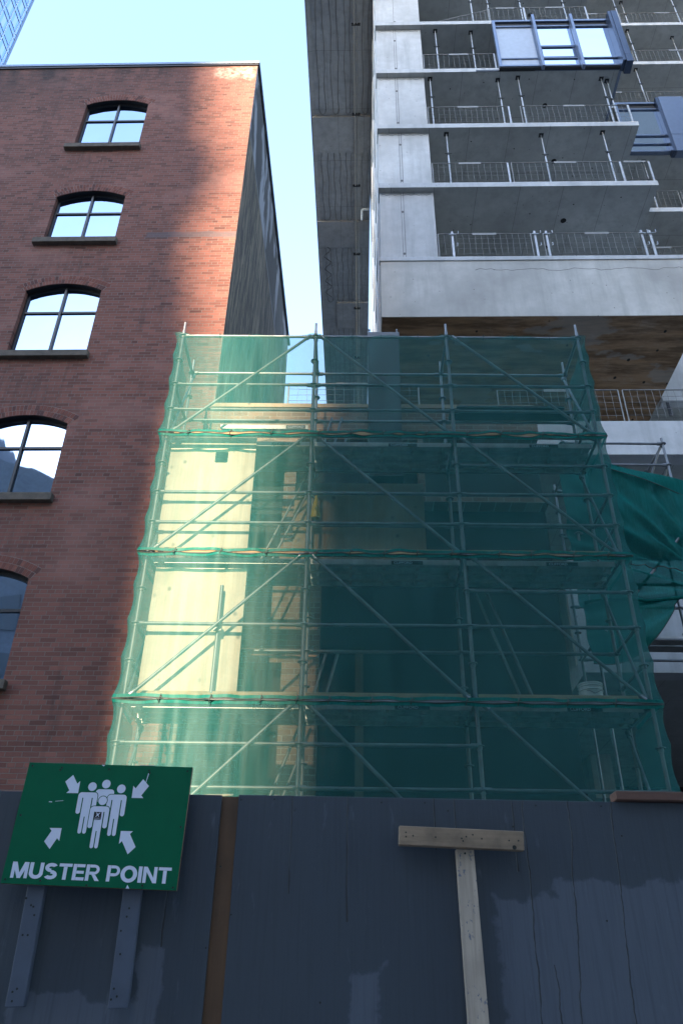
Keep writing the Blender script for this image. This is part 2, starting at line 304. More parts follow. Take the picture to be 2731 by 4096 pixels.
# ------------------------------------------------------------------ frames and builders
YAW=dict(b=R(-1.7),s=R(-.6),t=R(-1.58),h=R(1.2),w=0.)
BASE={}
def lerp(a,b,t): return a+(b-a)*t
def place(o,fr,base): 
    o.location=Matrix.Rotation(YAW[fr],4,'Z')@Vector(base); o.rotation_euler=(0,0,YAW[fr])
def tag(o,label=None,cat=None,group=None,kind=None):
    for k,v in (('label',label),('category',cat),('group',group),('kind',kind)):
        if v: o[k]=v
def thing(name,label,cat,fr,base=(0,0,0),group=None):
    o=bpy.data.objects.new(name,None); COL.objects.link(o); o.empty_display_size=.2
    place(o,fr,base); tag(o,label,cat,group); BASE[o]=Vector(base); return o
class MB:
    def __init__(s): s.v=[]; s.f=[]; s.mi=[]; s.sm=[]
    def add(s,vs,fs,mi=0,sm=False):
        k=len(s.v); s.v+= [tuple(p) for p in vs]
        for f in fs: s.f.append([i+k for i in f]); s.mi.append(mi); s.sm.append(sm)
        return s
    def box(s,x0,x1,y0,y1,z0,z1,mi=0):
        return s.add([(x0,y0,z0),(x1,y0,z0),(x1,y1,z0),(x0,y1,z0),(x0,y0,z1),(x1,y0,z1),(x1,y1,z1),(x0,y1,z1)],
            [(0,3,2,1),(4,5,6,7),(0,1,5,4),(1,2,6,5),(2,3,7,6),(3,0,4,7)],mi)
    def tube(s,p,q,r,n=10,r2=None,mi=0):
        p,q=Vector(p),Vector(q); r2=r if r2 is None else r2
        d=(q-p).normalized(); a=d.orthogonal().normalized(); b=d.cross(a)
        vs=[];
        for P,rr in ((p,r),(q,r2)):
            for i in range(n):
                t=2*math.pi*i/n; vs.append(P+a*math.cos(t)*rr+b*math.sin(t)*rr)
        s.add(vs,[(i,(i+1)%n,n+(i+1)%n,n+i) for i in range(n)],mi,True)
        return s.add(vs,[tuple(range(n-1,-1,-1)),tuple(range(n,2*n))],mi)
    def path(s,pts,r,n=6,mi=0):
        pts=[Vector(p) for p in pts]; rings=[]
        a=None
        for i,p in enumerate(pts):
            d=(pts[min(i+1,len(pts)-1)]-pts[max(i-1,0)]).normalized()
            a=d.orthogonal().normalized() if a is None else (a-d*a.dot(d)).normalized()
            b=d.cross(a); rings.append([p+a*math.cos(2*math.pi*k/n)*r+b*math.sin(2*math.pi*k/n)*r for k in range(n)])
        vs=[v for rg in rings for v in rg]; fs=[]
        for i in range(len(pts)-1):
            for k in range(n): fs.append((i*n+k,i*n+(k+1)%n,(i+1)*n+(k+1)%n,(i+1)*n+k))
        fs+= [tuple(range(n-1,-1,-1)),tuple(range((len(pts)-1)*n,len(pts)*n))]
        return s.add(vs,fs,mi,True)
    def ring(s,c,r,t,axis='z',n=16,mi=0):
        pts=[]
        for i in range(n+1):
            a=2*math.pi*i/n; x,y=math.cos(a)*r,math.sin(a)*r
            pts.append({'z':(c[0]+x,c[1]+y,c[2]),'x':(c[0],c[1]+x,c[2]+y),'y':(c[0]+x,c[1],c[2]+y)}[axis])
        return s.path(pts,t,5,mi)
    def prism(s,poly,y0,y1,mi=0):          # polygon in XZ (counter-clockwise seen from -Y) given thickness along Y
        n=len(poly); vs=[(x,y0,z) for x,z in poly]+[(x,y1,z) for x,z in poly]
        return s.add(vs,[tuple(range(n)),tuple(range(2*n-1,n-1,-1))]+[(i,n+i,n+(i+1)%n,(i+1)%n) for i in range(n)],mi)
    def grid(s,rows,mi=0,sm=True):
        m_=len(rows[0]); vs=[p for r_ in rows for p in r_]
        return s.add(vs,[(i*m_+j,i*m_+j+1,(i+1)*m_+j+1,(i+1)*m_+j) for i in range(len(rows)-1) for j in range(m_-1)],mi,sm)
    def mesh(s,name,mats,base):
        me=bpy.data.meshes.new(name); me.from_pydata([tuple(Vector(p)-base) for p in s.v],[],s.f)
        for mt in (mats if isinstance(mats,(list,tuple)) else [mats]): me.materials.append(mt)
        me.polygons.foreach_set('material_index',s.mi); me.polygons.foreach_set('use_smooth',s.sm); me.update(); return me
def rootbase(p):
    while p.parent: p=p.parent
    return BASE[p]
def bev(o,wd,seg=2):
    md=o.modifiers.new('bevel','BEVEL'); md.width=wd; md.segments=seg; md.limit_method='ANGLE'
def part(name,mb,mats,parent,bevel=0,label=None):
    b=rootbase(parent); o=bpy.data.objects.new(name,mb.mesh(name,mats,b)); COL.objects.link(o); o.parent=parent
    if bevel: bev(o,bevel)
    if label: o['label']=label
    return o
def single(name,mb,mats,fr,base,label=None,cat=None,group=None,kind=None,bevel=0):
    o=bpy.data.objects.new(name,mb.mesh(name,mats,Vector(base))); COL.objects.link(o); place(o,fr,base); tag(o,label,cat,group,kind); BASE[o]=Vector(base)
    if bevel: bev(o,bevel)
    return o
def copy_tree(o,fr,base,label):
    r=o.copy(); COL.objects.link(r); place(r,fr,base); r['label']=label; BASE[r]=Vector(base)
    for ch in list(o.children):
        c=ch.copy(); COL.objects.link(c); c.parent=r
        for g in list(ch.children):
            d=g.copy(); COL.objects.link(d); d.parent=c
    return r
def text_mesh(body,size,bold=0.,extrude=.0006,spacing=1.):
    cu=bpy.data.curves.new('txt','FONT'); cu.body=body; cu.size=size; cu.offset=bold; cu.extrude=extrude; cu.space_character=spacing; cu.align_x='CENTER'; cu.align_y='CENTER'
    o=bpy.data.objects.new('txt',cu); COL.objects.link(o); bpy.context.view_layer.update()
    me=bpy.data.meshes.new_from_object(o.evaluated_get(bpy.context.evaluated_depsgraph_get()))
    bpy.data.objects.remove(o); bpy.data.curves.remove(cu); return me
def text_part(name,body,w,h,center,mat,parent,bold=0.):
    me=text_mesh(body,1.,bold,.0,1.08 if len(body)>9 else 1.)
    xs=[v.co.x for v in me.vertices]; ys=[v.co.y for v in me.vertices]
    cx,cy=(min(xs)+max(xs))/2,(min(ys)+max(ys))/2; sx,sy=w/(max(xs)-min(xs)),h/(max(ys)-min(ys))
    b=rootbase(parent)
    for v in me.vertices:
        x,y=(v.co.x-cx)*sx,(v.co.y-cy)*sy; v.co=Vector((center[0]+x,center[1],center[2]+y))-b
    me.name=name; me.materials.clear(); me.materials.append(mat); me.update()
    o=bpy.data.objects.new(name,me); COL.objects.link(o); o.parent=parent; return o
ORD=['first','second','third','fourth','fifth','sixth','seventh','eighth','ninth']

# ------------------------------------------------------------------ ground
g=MB().add([(-400,-400,0),(400,-400,0),(400,400,0),(-400,400,0)],[(0,1,2,3)]); single('ground',g,ASPH,'w',(0,0,0),kind='structure')
g=MB().box(-60,60,-2.5,3.4,0.,.13); single('pavement',g,PAVE,'h',(0,0,0),kind='structure')
g=MB().box(-60,60,-16,-12.5,0.,.13); single('pavement',g,PAVE,'h',(0,0,0),kind='structure')

# ------------------------------------------------------------------ buildings across the street (behind the camera): they shade the site and show in the glass
def plain_tower(label,x0,x1,y0,y1,h,mat,steps=(),floor=3.6,win=2.2):
    t=thing('office_tower',label,'building','w',((x0+x1)/2,(y0+y1)/2,0))
    mb=MB().box(x0,x1,y0,y1,0,h)
    part('wall',mb,mat,t)
    wn=MB(); n=int((x1-x0)/3.2)
    for k in range(1,int(h/floor)):
        for i in range(n):
            xa=x0+(i+.5)*(x1-x0)/n; wn.box(xa-win/2,xa+win/2,y1-.05,y1+.02,k*floor,k*floor+1.9)
    part('window',wn,OWIN,t)['kind']='stuff'
    if steps:
        for b in steps: part('sunbeam_edge_slab',MB().box(*b),mat,t)  # thin slabs added to shape the edge of the sunlit band
    return t
gx1=-26.25
plain_tower('tall stone block across the street with stepped slabs added to shape the sunbeam edge',-75,-31.2,-184,-170.9,150,OCC[0],[(-31.195,e-8.43,-170.8,-170.2,a+22,b+22) for e,a,b in ((-19.7,-21.9,55.9),(-19.55,56,57.6),(-19.75,57.7,59.2),(-20.05,59.3,61.3),(-19.75,61.4,63.8),(-20.25,63.9,65.6),(-20.4,65.7,125))])
plain_tower('tall concrete block across the street to the right of the sunbeam',gx1,44,-186,-170,150,OCC[2])
t=thing('warehouse','gabled grey warehouse across the street mirrored in the lower windows','building','w',(-26,-24,0))
mb=MB(); mb.add([(x,y,z) for y in (-16.5,-34) for x,z in ((-44,0),(-13.5,0),(-13.5,20),(-19,29),(-24,31),(-28,38),(-36,30),(-44,30))],
  [(7,6,5,4,3,2,1,0),(8,9,10,11,12,13,14,15)]+[(i,(i+1)%8,8+(i+1)%8,8+i) for i in range(8)]); part('wall',mb,OCC[1],t)
wn=MB()
for k in range(7):
    for i in range(8): wn.box(-42+i*3.5,-40.4+i*3.5,-16.52,-16.45,2+k*3.4,4+k*3.4)
part('window',wn,OWIN,t)['kind']='stuff'
plain_tower('unseen slate block added across the street to dim the hoarding, left of the alley',-13.2,-9.0,-19,-15.5,33,OCC[1])  # added block, cuts the sky light reaching the hoarding
plain_tower('unseen concrete block added across the street to dim the hoarding, right of the alley',-3.1,17.2,-19,-15.2,35,OCC[2])  # its added counterpart across the alley, also darkens street level
plain_tower('low unseen block added across the street to keep sun off the hoarding',-8.98,-3.12,-18.5,-15.8,10.4,OCC[1],floor=5.2)  # added low blocker, stops direct sun on sign and hoarding
t=thing('office_tower','slate grey block across the street mirrored in the new tower glazing','building','w',(30,-25,0))
mb=MB(); mb.add([(x,y,z) for y in (-14,-40) for x,z in ((22.5,0),(46,0),(46,98),(31,98),(25,80),(22.5,72))],
  [(5,4,3,2,1,0),(6,7,8,9,10,11)]+[(i,(i+1)%6,6+(i+1)%6,6+i) for i in range(6)]); part('wall',mb,OCC[1],t)

# ------------------------------------------------------------------ glass tower far left
t=thing('glass_tower','blue glass tower far off beyond the brick roof','building','b',(-46,36,0))
FX,FY=-40.,46.85
part('wall',MB().box(-58,FX,22,FY,0,125),BLUEG,t)
pm=MB(); mm=MB(); wm=MB()
for k in range(20,41):
    z=k*3.1
    mm.box(FX-.02,FX+.06,30,FY-.02,z-.06,z+.06); mm.box(FX-.02,FX+.05,30,FY-.02,z+.85,z+.9)
for i in range(9):
    y=FY-.35-i*1.5; mm.box(FX-.02,FX+.08,y-.05,y+.05,60,124.5)
lights=[]
for k in range(28,35):
    z=k*3.1
    for i in range(5):
        y=FY-.45-i*1.5
        if (i+k)%3: lights.append((y-.9,y-.35,z+1.,z+2.8))
pm.box(FX-.02,FX+.1,26,FY-5.6,60,124.9)
part('pale_panel',pm,PALEP,t); part('mullion',mm,PALEM,t)
for a,b,c,d in lights: part('window',MB().box(FX-.02,FX+.03,a,b,c,d),TGLASS,t)
part('corner_trim',MB().box(FX-.4,FX+.05,FY+.002,FY+.3,0,125.2),GREYAL,t)

# ------------------------------------------------------------------ brick warehouse on the left
YB=11.0; CX=-2.665; TOPZ=22.42
bt=thing('brick_building','tall red brick warehouse with arched windows and dark tarred side','building','b',(0,0,0))
WX0,WX1=-6.82,-5.27; WINS=[(18.93,20.68,20.87),(15.55,17.05,17.25),(12.27,14.01,14.21),(9.0,10.55,10.75),(5.72,7.42,7.62)]
mb=MB(); XL=-24.
def wq(x0,x1,z0,z1): mb.add([(x0,YB,z0),(x1,YB,z0),(x1,YB,z1),(x0,YB,z1)],[(0,1,2,3)])
wq(XL,WX0,0,TOPZ); wq(WX1,CX,0,TOPZ)
zs=sorted([(a,c) for a,b,c in WINS]); zz=0.
for a,c in zs: wq(WX0,WX1,zz,a); zz=c
wq(WX0,WX1,zz,TOPZ)
def arch(zsp,zc,n=16):
    out=[]; hw=(WX1-WX0)/2; h=zc-zsp; rad=(hw*hw+h*h)/(2*h); cz=zc-rad; a0=math.asin(hw/rad)
    for i in range(n+1):
        a=-a0+2*a0*i/n; out.append(((WX0+WX1)/2+math.sin(a)*rad,cz+math.cos(a)*rad,a))
    return out,rad,cz,a0
for z0,zsp,zc in WINS:
    P,rad,cz,a0=arch(zsp,zc)
    for i in range(len(P)-1):
        (xa,za,_),(xb,zb,_)=P[i],P[i+1]
        mb.add([(xa,YB,za),(xb,YB,zb),(xb,YB,zc),(xa,YB,zc)],[(0,1,2,3)])
    rv=[(WX0,z0)]+[(WX0,zsp)]+[(p[0],p[1]) for p in P[1:-1]]+[(WX1,zsp),(WX1,z0)]
    for i in range(len(rv)-1):
        (xa,za),(xb,zb)=rv[i],rv[i+1]
        mb.add([(xa,YB,za),(xa,YB+.30,za),(xb,YB+.30,zb),(xb,YB,zb)],[(0,1,2,3)])
part('front_wall',mb,B_RED,bt)
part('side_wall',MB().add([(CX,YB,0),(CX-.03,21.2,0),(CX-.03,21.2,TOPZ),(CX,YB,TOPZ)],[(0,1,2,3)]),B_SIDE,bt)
part('roof',MB().add([(XL,YB,TOPZ),(CX,YB,TOPZ),(CX-.03,21.2,TOPZ),(XL,21.2,TOPZ)],[(0,1,2,3)]).add([(XL,21.2,0),(CX-.03,21.2,0),(CX-.03,21.2,TOPZ),(XL,21.2,TOPZ)],[(3,2,1,0)]),DARKV,bt)
part('coping',MB().box(XL,CX+.05,YB-.05,YB+.3,TOPZ+.004,TOPZ+.10).box(CX-.3,CX+.05,YB+.301,21.25,TOPZ+.004,TOPZ+.10),COPING,bt,.008)
part('coping_drip',MB().box(XL,CX+.03,YB-.03,YB-.004,TOPZ-.06,TOPZ+.002).box(CX+.004,CX+.03,YB-.003,21.2,TOPZ-.06,TOPZ+.002),FRAME,bt)
for wi,(z0,zsp,zc) in enumerate(WINS):
    P,rad,cz,a0=arch(zsp,zc)
    am=MB(); rng=random.Random(wi)
    nb=27
    for row in range(2):
        ra=rad+.004+row*.118; rb=ra+.108
        aa=a0*1.035 + row*.02
        for i in range(nb):
            a1=-aa+2*aa*i/nb+.002; a2=-aa+2*aa*(i+1)/nb-.002
            q=[((WX0+WX1)/2+math.sin(a)*r_,cz+math.cos(a)*r_) for a,r_ in ((a1,ra),(a2,ra),(a2,rb),(a1,rb))]
            dy=rng.uniform(.002,.007); am.prism(q,YB-dy,YB+.05,rng.choice((0,0,0,1,2)))
    part('brick_arch',am,VOUS,bt)
    part('arch_mortar',MB().prism([((WX0+WX1)/2+math.sin(a)*r_,cz+math.cos(a)*r_) for a,r_ in [(-a0*1.04+2*a0*1.04*i/12,rad+.002) for i in range(13)]+[(a0*1.05-2*a0*1.05*i/12,rad+.24) for i in range(13)]],YB-.0012,YB+.03),MORT,bt)
    part('sill',MB().box(WX0-.17,WX1+.08,YB-.11,YB+.2,z0-.155,z0-.003),STONE,bt,.012)
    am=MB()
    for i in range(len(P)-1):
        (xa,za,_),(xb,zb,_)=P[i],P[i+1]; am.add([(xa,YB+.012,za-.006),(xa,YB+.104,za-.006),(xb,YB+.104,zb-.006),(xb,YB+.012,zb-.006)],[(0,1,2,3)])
    part('arch_shade_lining',am,FRAME,bt)  # black strip under the arch stands in for the shade there
    # frame, glass
    fm=MB(); fy0,fy1=YB+.105,YB+.155
    in0,in1=WX0+.004,WX1-.004; cxw=(WX0+WX1)/2
    fm.box(in0,in0+.045,fy0,fy1,z0,zsp).box(in1-.045,in1,fy0,fy1,z0,zsp)
    fm.box(in0+.046,in1-.046,fy0,fy1,z0,z0+.045)
    zt=z0+(zsp-z0)*.70
    fm.box(in0+.046,in1-.046,fy0+.004,fy1,zt-.024,zt+.024)
    fm.box(cxw-.022,cxw+.022,fy0-.012,fy1-.002,z0+.046,zc-.03)
    for i in range(len(P)-1):
        (xa,za,_),(xb,zb,_)=P[i],P[i+1]
        fm.prism([(xa,za-.06),(xb,zb-.06),(xb,zb-.003),(xa,za-.003)],fy0,fy1)
    wf=part('window',fm,FRAME,bt)
    gl=MB(); gy=YB+.137
    gl.add([(in0+.05,gy,z0+.05),(in1-.05,gy,z0+.05),(in1-.05,gy,zc),(in0+.05,gy,zc)],[(0,1,2,3)])
    part('pane',gl,WGLASS,wf)
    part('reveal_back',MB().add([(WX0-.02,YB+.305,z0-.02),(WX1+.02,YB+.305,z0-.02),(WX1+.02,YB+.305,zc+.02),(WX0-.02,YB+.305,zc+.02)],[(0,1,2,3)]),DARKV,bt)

# ------------------------------------------------------------------ low old brick facade in the gap, behind the scaffold
YH=11.04
ht=thing('old_facade','low brown brick facade in the gap behind the scaffold','facade','s',(0,YH,0))
fx0,fx1,ftop=-2.5,3.35,11.0
ops=[(-2.35,-1.05,7.05,9.6),(-2.3,-1.1,4.6,7.2-.6),(-.25,1.3,7.0,9.5),(1.75,3.0,7.0,9.5),(-.3,1.35,3.6,6.4),(1.75,3.0,3.6,6.4),(-1.52,-.93,3.6,6.03)]
ops=[(-2.3,-1.62,5.0,6.6),(-1.52,-.97,3.6,6.03),(-2.3,-1.1,7.3,9.5),(-.42,3.35,2.4,8.9),(1.3,3.35,9.0,10.3),(-.9,1.2,9.1,10.2)]
xs=sorted({fx0,fx1,*[o[0] for o in ops],*[o[1] for o in ops]}); zs=sorted({0.,ftop-.1,*[o[2] for o in ops],*[o[3] for o in ops]})
mb=MB()
for i in range(len(xs)-1):
    for j in range(len(zs)-1):
        xm,zm=(xs[i]+xs[i+1])/2,(zs[j]+zs[j+1])/2
        if any(o[0]<xm<o[1] and o[2]<zm<o[3] for o in ops): continue
        mb.add([(xs[i],YH,zs[j]),(xs[i+1],YH,zs[j]),(xs[i+1],YH,zs[j+1]),(xs[i],YH,zs[j+1])],[(0,1,2,3)])
def is_open(i,j):
    xm,zm=(xs[i]+xs[i+1])/2,(zs[j]+zs[j+1])/2
    return any(o[0]<xm<o[1] and o[2]<zm<o[3] for o in ops)
for i in range(len(xs)-1):
    for j in range(len(zs)-1):
        if not is_open(i,j): continue
        x0,x1,z0,z1=xs[i],xs[i+1],zs[j],zs[j+1]
        if i>0 and not is_open(i-1,j): mb.add([(x0,YH,z0),(x0,YH+.3,z0),(x0,YH+.3,z1),(x0,YH,z1)],[(0,1,2,3)])
        if i<len(xs)-2 and not is_open(i+1,j): mb.add([(x1,YH,z0),(x1,YH+.3,z0),(x1,YH+.3,z1),(x1,YH,z1)],[(3,2,1,0)])
        if j<len(zs)-2 and not is_open(i,j+1): mb.add([(x0,YH,z1),(x0,YH+.3,z1),(x1,YH+.3,z1),(x1,YH,z1)],[(0,1,2,3)])
        if j>0 and not is_open(i,j-1): mb.add([(x0,YH,z0),(x0,YH+.3,z0),(x1,YH+.3,z0),(x1,YH,z0)],[(3,2,1,0)])
part('brick_wall',mb,B_OLD,ht)
part('parapet_cap',MB().box(fx0,fx1,YH-.02,YH+.42,ftop-.095,ftop),PLYO,ht,.01)
part('void_shade_panel',MB().box(fx0,fx1,YH+.31,YH+.40,0,ftop-.1),DARKV,ht)  # near-black panel stands in for the unlit void behind the openings
part('steel_column',MB().box(.12,.24,YH+.2,YH+.3,3.6,6.28),KRAFT,ht)

# ------------------------------------------------------------------ plywood covers
def plyboard(x0,x1,z0,z1,y,label,hole=None,mat=PLY,nm='plywood_sheet'):
    mb=MB()
    if hole:
        a,b,c,d=hole
        mb.box(x0,a,y,y+.018,z0,z1).box(b,x1,y,y+.018,z0,z1).box(a,b,y,y+.018,z0,c).box(a,b,y,y+.018,d,z1)
        k=.025
        for (px,pz,sx,sz) in ((a,c,1,1),(b,c,-1,1),(a,d,1,-1),(b,d,-1,-1)):
            pts=[(px,pz)]+[(px+sx*k*(1-math.sin(t)),pz+sz*k*(1-math.cos(t))) for t in [i*math.pi/8 for i in range(5)]]
            if sx*sz>0: pts=pts[:1]+pts[:0:-1]
            mb.prism(pts,y+.002,y+.016)
    else: mb.box(x0,x1,y,y+.018,z0,z1)
    return single(nm,mb,mat,'s',((x0+x1)/2,y,z0),label,'plywood',group='plywood sheets behind the net')
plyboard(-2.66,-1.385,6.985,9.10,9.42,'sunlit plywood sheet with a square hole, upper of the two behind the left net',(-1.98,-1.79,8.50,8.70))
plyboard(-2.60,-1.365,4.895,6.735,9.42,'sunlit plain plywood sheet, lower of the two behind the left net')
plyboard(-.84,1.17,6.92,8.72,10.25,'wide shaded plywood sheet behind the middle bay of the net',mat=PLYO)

# dark shaft rising behind the scaffold
t=thing('plywood_shaft','dark box shaft rising behind the net to the top tube','shaft','s',(.6,10.5,8.9))
part('casing',MB().box(.325,.875,10.3,10.75,8.9,11.93),DSTEEL,t)
part('head_plate',MB().box(.315,.885,10.28,10.77,11.932,12.06),steel_mat('grey_plate',(.14,.15,.17),.6,.4),t,.006)
for x in (.35,.845): part('lifting_pin',MB().tube((x,10.32,12.06),(x,10.32,12.14),.012,8).tube((x,10.32,12.13),(x,10.32,12.155),.02,8),STEEL,t)

# ------------------------------------------------------------------ main scaffold
SX=[-2.70,-.555,1.555,3.665]; SF,SB=9.25,10.13; DZ=[2.82,4.84,6.86,8.87]; STOP=10.90; TR=.0242
sc=thing('scaffold','tube scaffold with boarded decks wrapped in green net between brick building and tower','scaffold','s',(.48,9.7,0))
def rosette(mb,x,y,z):
    mb.tube((x,y,z-.005),(x,y,z+.005),.062,14)
def endfit(mb,p,q):
    p,q=Vector(p),Vector(q); d=(q-p).normalized()
    mb.tube(p+d*.02,p+d*.10,.034,8); mb.tube(q-d*.02,q-d*.10,.034,8)
def led(p,q,nm='ledger',r=TR):
    mb=MB().tube(p,q,r); endfit(mb,p,q); return part(nm,mb,STEEL,sc)
nodez=[.3+.5*0]
lev=[]
for d in DZ:
    for k in range(4): lev.append(d+.5*k)
lev.append(STOP)
for yi,Y in enumerate((SF,SB)):
    for x in SX:
        mb=MB().tube((x,Y,0.),(x,Y,STOP+.13),TR,12)
        mb.tube((x,Y,STOP+.13),(x,Y,STOP+.30),.019,10)
        for d in DZ: mb.tube((x,Y,d+.18),(x,Y,d+.34),.0285,12)       # spigot sleeves
        if yi:
            for z in lev: rosette(mb,x,Y,z)
        st=part('standard',mb,STEEL,sc)
        if not yi:
            for z in lev:
                rm=MB(); rosette(rm,x,Y,z); rm.tube((x,Y,z-.045),(x,Y,z-.0051),.034,10)
                part('rosette',rm,STEEL,st)
for i in range(3):
    a,b=SX[i],SX[i+1]
    led((a,SF,STOP),(b,SF,STOP)); led((a,SB,STOP),(b,SB,STOP))
    for k,d in enumerate(DZ):
        led((a,SF,d),(b,SF,d)); led((a,SB,d),(b,SB,d))
        hs={3:(.5,1.0),2:(.5,1.0)+((1.5,) if i==2 else ()),1:(1.0,)+((1.5,) if i==2 else ()),0:((1.5,) if i<2 else ())+(1.0,)}[k]
        for h in hs: led((a,SF,d+h),(b,SF,d+h))
        for h in ((.5,1.0) if k==3 else (1.0,)): led((a,SB,d+h),(b,SB,d+h),'guard_rail')
        nxt=(DZ+[STOP])[k+1]; yo=SF-.06
        if i==0: p,q=(a+.07,yo,d+.02),(b-.07,yo,nxt-.03)
        else: p,q=(a+.07,yo,nxt-.03),(b-.07,yo,d+.02)
        led(p,q,'brace',.0225)
for x in SX:
    for d in DZ+[STOP]: led((x,SF,d),(x,SB,d),'transom')
for x in (SX[0],SX[3]):
    for d in DZ:
        for h in (.5,1.0): led((x,SF,d+h),(x,SB,d+h),'transom')
    for k,d in enumerate(DZ): led((x+(.04 if x<0 else -.04),SF,d+.05),(x+(.04 if x<0 else -.04),SB,(DZ+[STOP])[k+1]-.05),'brace',.02)
# stair stringers seen leaning inside the bays
for (p,q) in (((-.64,10.05,8.75),(-1.36,10.0,6.95)),((-.62,10.05,4.75),(-1.30,10.0,2.9)),((1.80,10.05,6.75),(2.36,10.0,4.9)),((-.50,10.05,4.95),(-.29,10.0,5.75)),((-.45,9.9,8.95),(-.28,9.9,9.75)),((-.33,9.95,8.9),(-.2,9.95,9.4))):
    for o in (0,.16): part('stringer',MB().tube((p[0]+o,p[1],p[2]),(q[0]+o,q[1],q[2]),.019),STEEL,sc)
# decks: aluminium planks with makers lettering, wooden toe boards
for k,d in enumerate(DZ):
    for i in range(3):
        a,b=SX[i]+.03,SX[i+1]-.03
        for j in range(3):
            y0=SF+.20+j*.222; pm=MB().box(a,b,y0,y0+.21,d+.035,d+.05); pm.box(a,b,y0,y0+.012,d-.03,d+.0345); pm.box(a,b,y0+.198,y0+.21,d-.03,d+.0345)
            for q in range(5):
                xx=a+.1+q*(b-a-.2)/4; pm.box(xx-.02,xx+.02,y0+.013,y0+.197,d-.01,d+.0345)
            pl=part('plank',pm,ALU,sc)
            if j==0:
                xw=b-.42 if i==0 else (a+b)/2+.25
                part('name_plate',MB().box(xw-.16,xw+.27,y0-.002,y0,d-.025,d+.032),SBLACK,pl)
                text_part('lettering','CLIFFORD',.25,.036,(xw,y0-.0035,d+.003),SWHITE,pl,.012)
        part('toe_board',MB().box(a+.02,b-.02,SF+.052,SF+.076,d+.03,d+.13),TOE,sc)
# extra plank carried on the back rails in the left top bay
yk=9.62
pm=MB().box(-2.0,-.64,yk,yk+.012,9.30,9.375).box(-2.0,-.64,yk+.0125,yk+.22,9.365,9.375)
pl=part('plank',pm,ALU,sc); part('name_plate',MB().box(-.98,-.68,yk-.0025,yk-.0005,9.304,9.371),SBLACK,pl); text_part('lettering','CLIFFORD',.25,.042,(-.83,yk-.004,9.338),SWHITE,pl,.012)
# short prop clamped to the ledger in front of the lower sheet
mb=MB().tube((-1.66,SF+.07,4.95),(-1.66,SF+.07,6.42),TR).box(-1.71,-1.61,SF+.02,SF+.05,5.76,5.86).ring((-1.66,SF+.07,5.86),.04,.012); part('short_prop',mb,STEEL,sc)
part('plank',MB().box(1.75,3.5,SB-.2,SB+.02,10.02,10.06),DSTEEL,sc)
part('plank',MB().box(1.62,3.55,SB-.25,SB-.06,9.86,9.91),DSTEEL,sc)

# things standing on the decks
t=thing('bucket','white plastic pail on the third deck behind the right net','bucket','s',(3.12,9.75,4.89))
mb=MB(); mb.tube((3.12,9.75,4.90),(3.12,9.75,5.24),.135,24,.15); part('body',mb,BUCKET,t)
mb=MB()
for z in (5.17,5.22): mb.ring((3.12,9.75,z),.152,.008)
mb.tube((3.12,9.75,5.24),(3.12,9.75,5.262),.158,24); part('lid',mb,BUCKET,t)
part('handle',MB().path([(3.12-.155,9.74,5.18),(3.06,9.6,5.14),(3.12,9.59,5.10),(3.2,9.6,5.14),(3.275,9.74,5.18)],.004),STEEL,t)
mb=MB(); rows=[]
for i in range(9):
    rr=[]
    for j in range(17):
        u=j/16; v_=i/8; h=(.11+.07*math.sin(u*7)+.05*math.sin(u*19+1))*math.sin(math.pi*min(1,v_*1.0))**.8*max(.05,math.sin(math.pi*u))**.4
        if .8<u<.95: h*=1.6
        rr.append((1.42+u*.65+.02*math.sin(i*3+j),9.55+v_*.4,4.892+max(0,h)))
    rows.append(rr)
mb.grid(rows); single('crumpled_sheeting',mb,TARP,'s',(1.75,9.75,4.89),'crumpled pale sheeting lying on the third deck near the third standard','sheeting')
mb=MB(); rows=[]
for i in range(10):
    v_=i/9; r_=.015+.075*v_**1.3*(1-.35*max(0,v_-.8)/.2)
    rows.append([(-.5+math.cos(a)*r_*(1+.12*math.sin(a*5+i)),10.05+math.sin(a)*r_*.8,8.36-.42*v_) for a in [2*math.pi*k/14 for k in range(15)]])
mb.grid(rows); single('yellow_bag',mb,YBAG,'s',(-.5,10.05,8.36),'yellow bag hanging beside the second standard under the upper deck','bag')

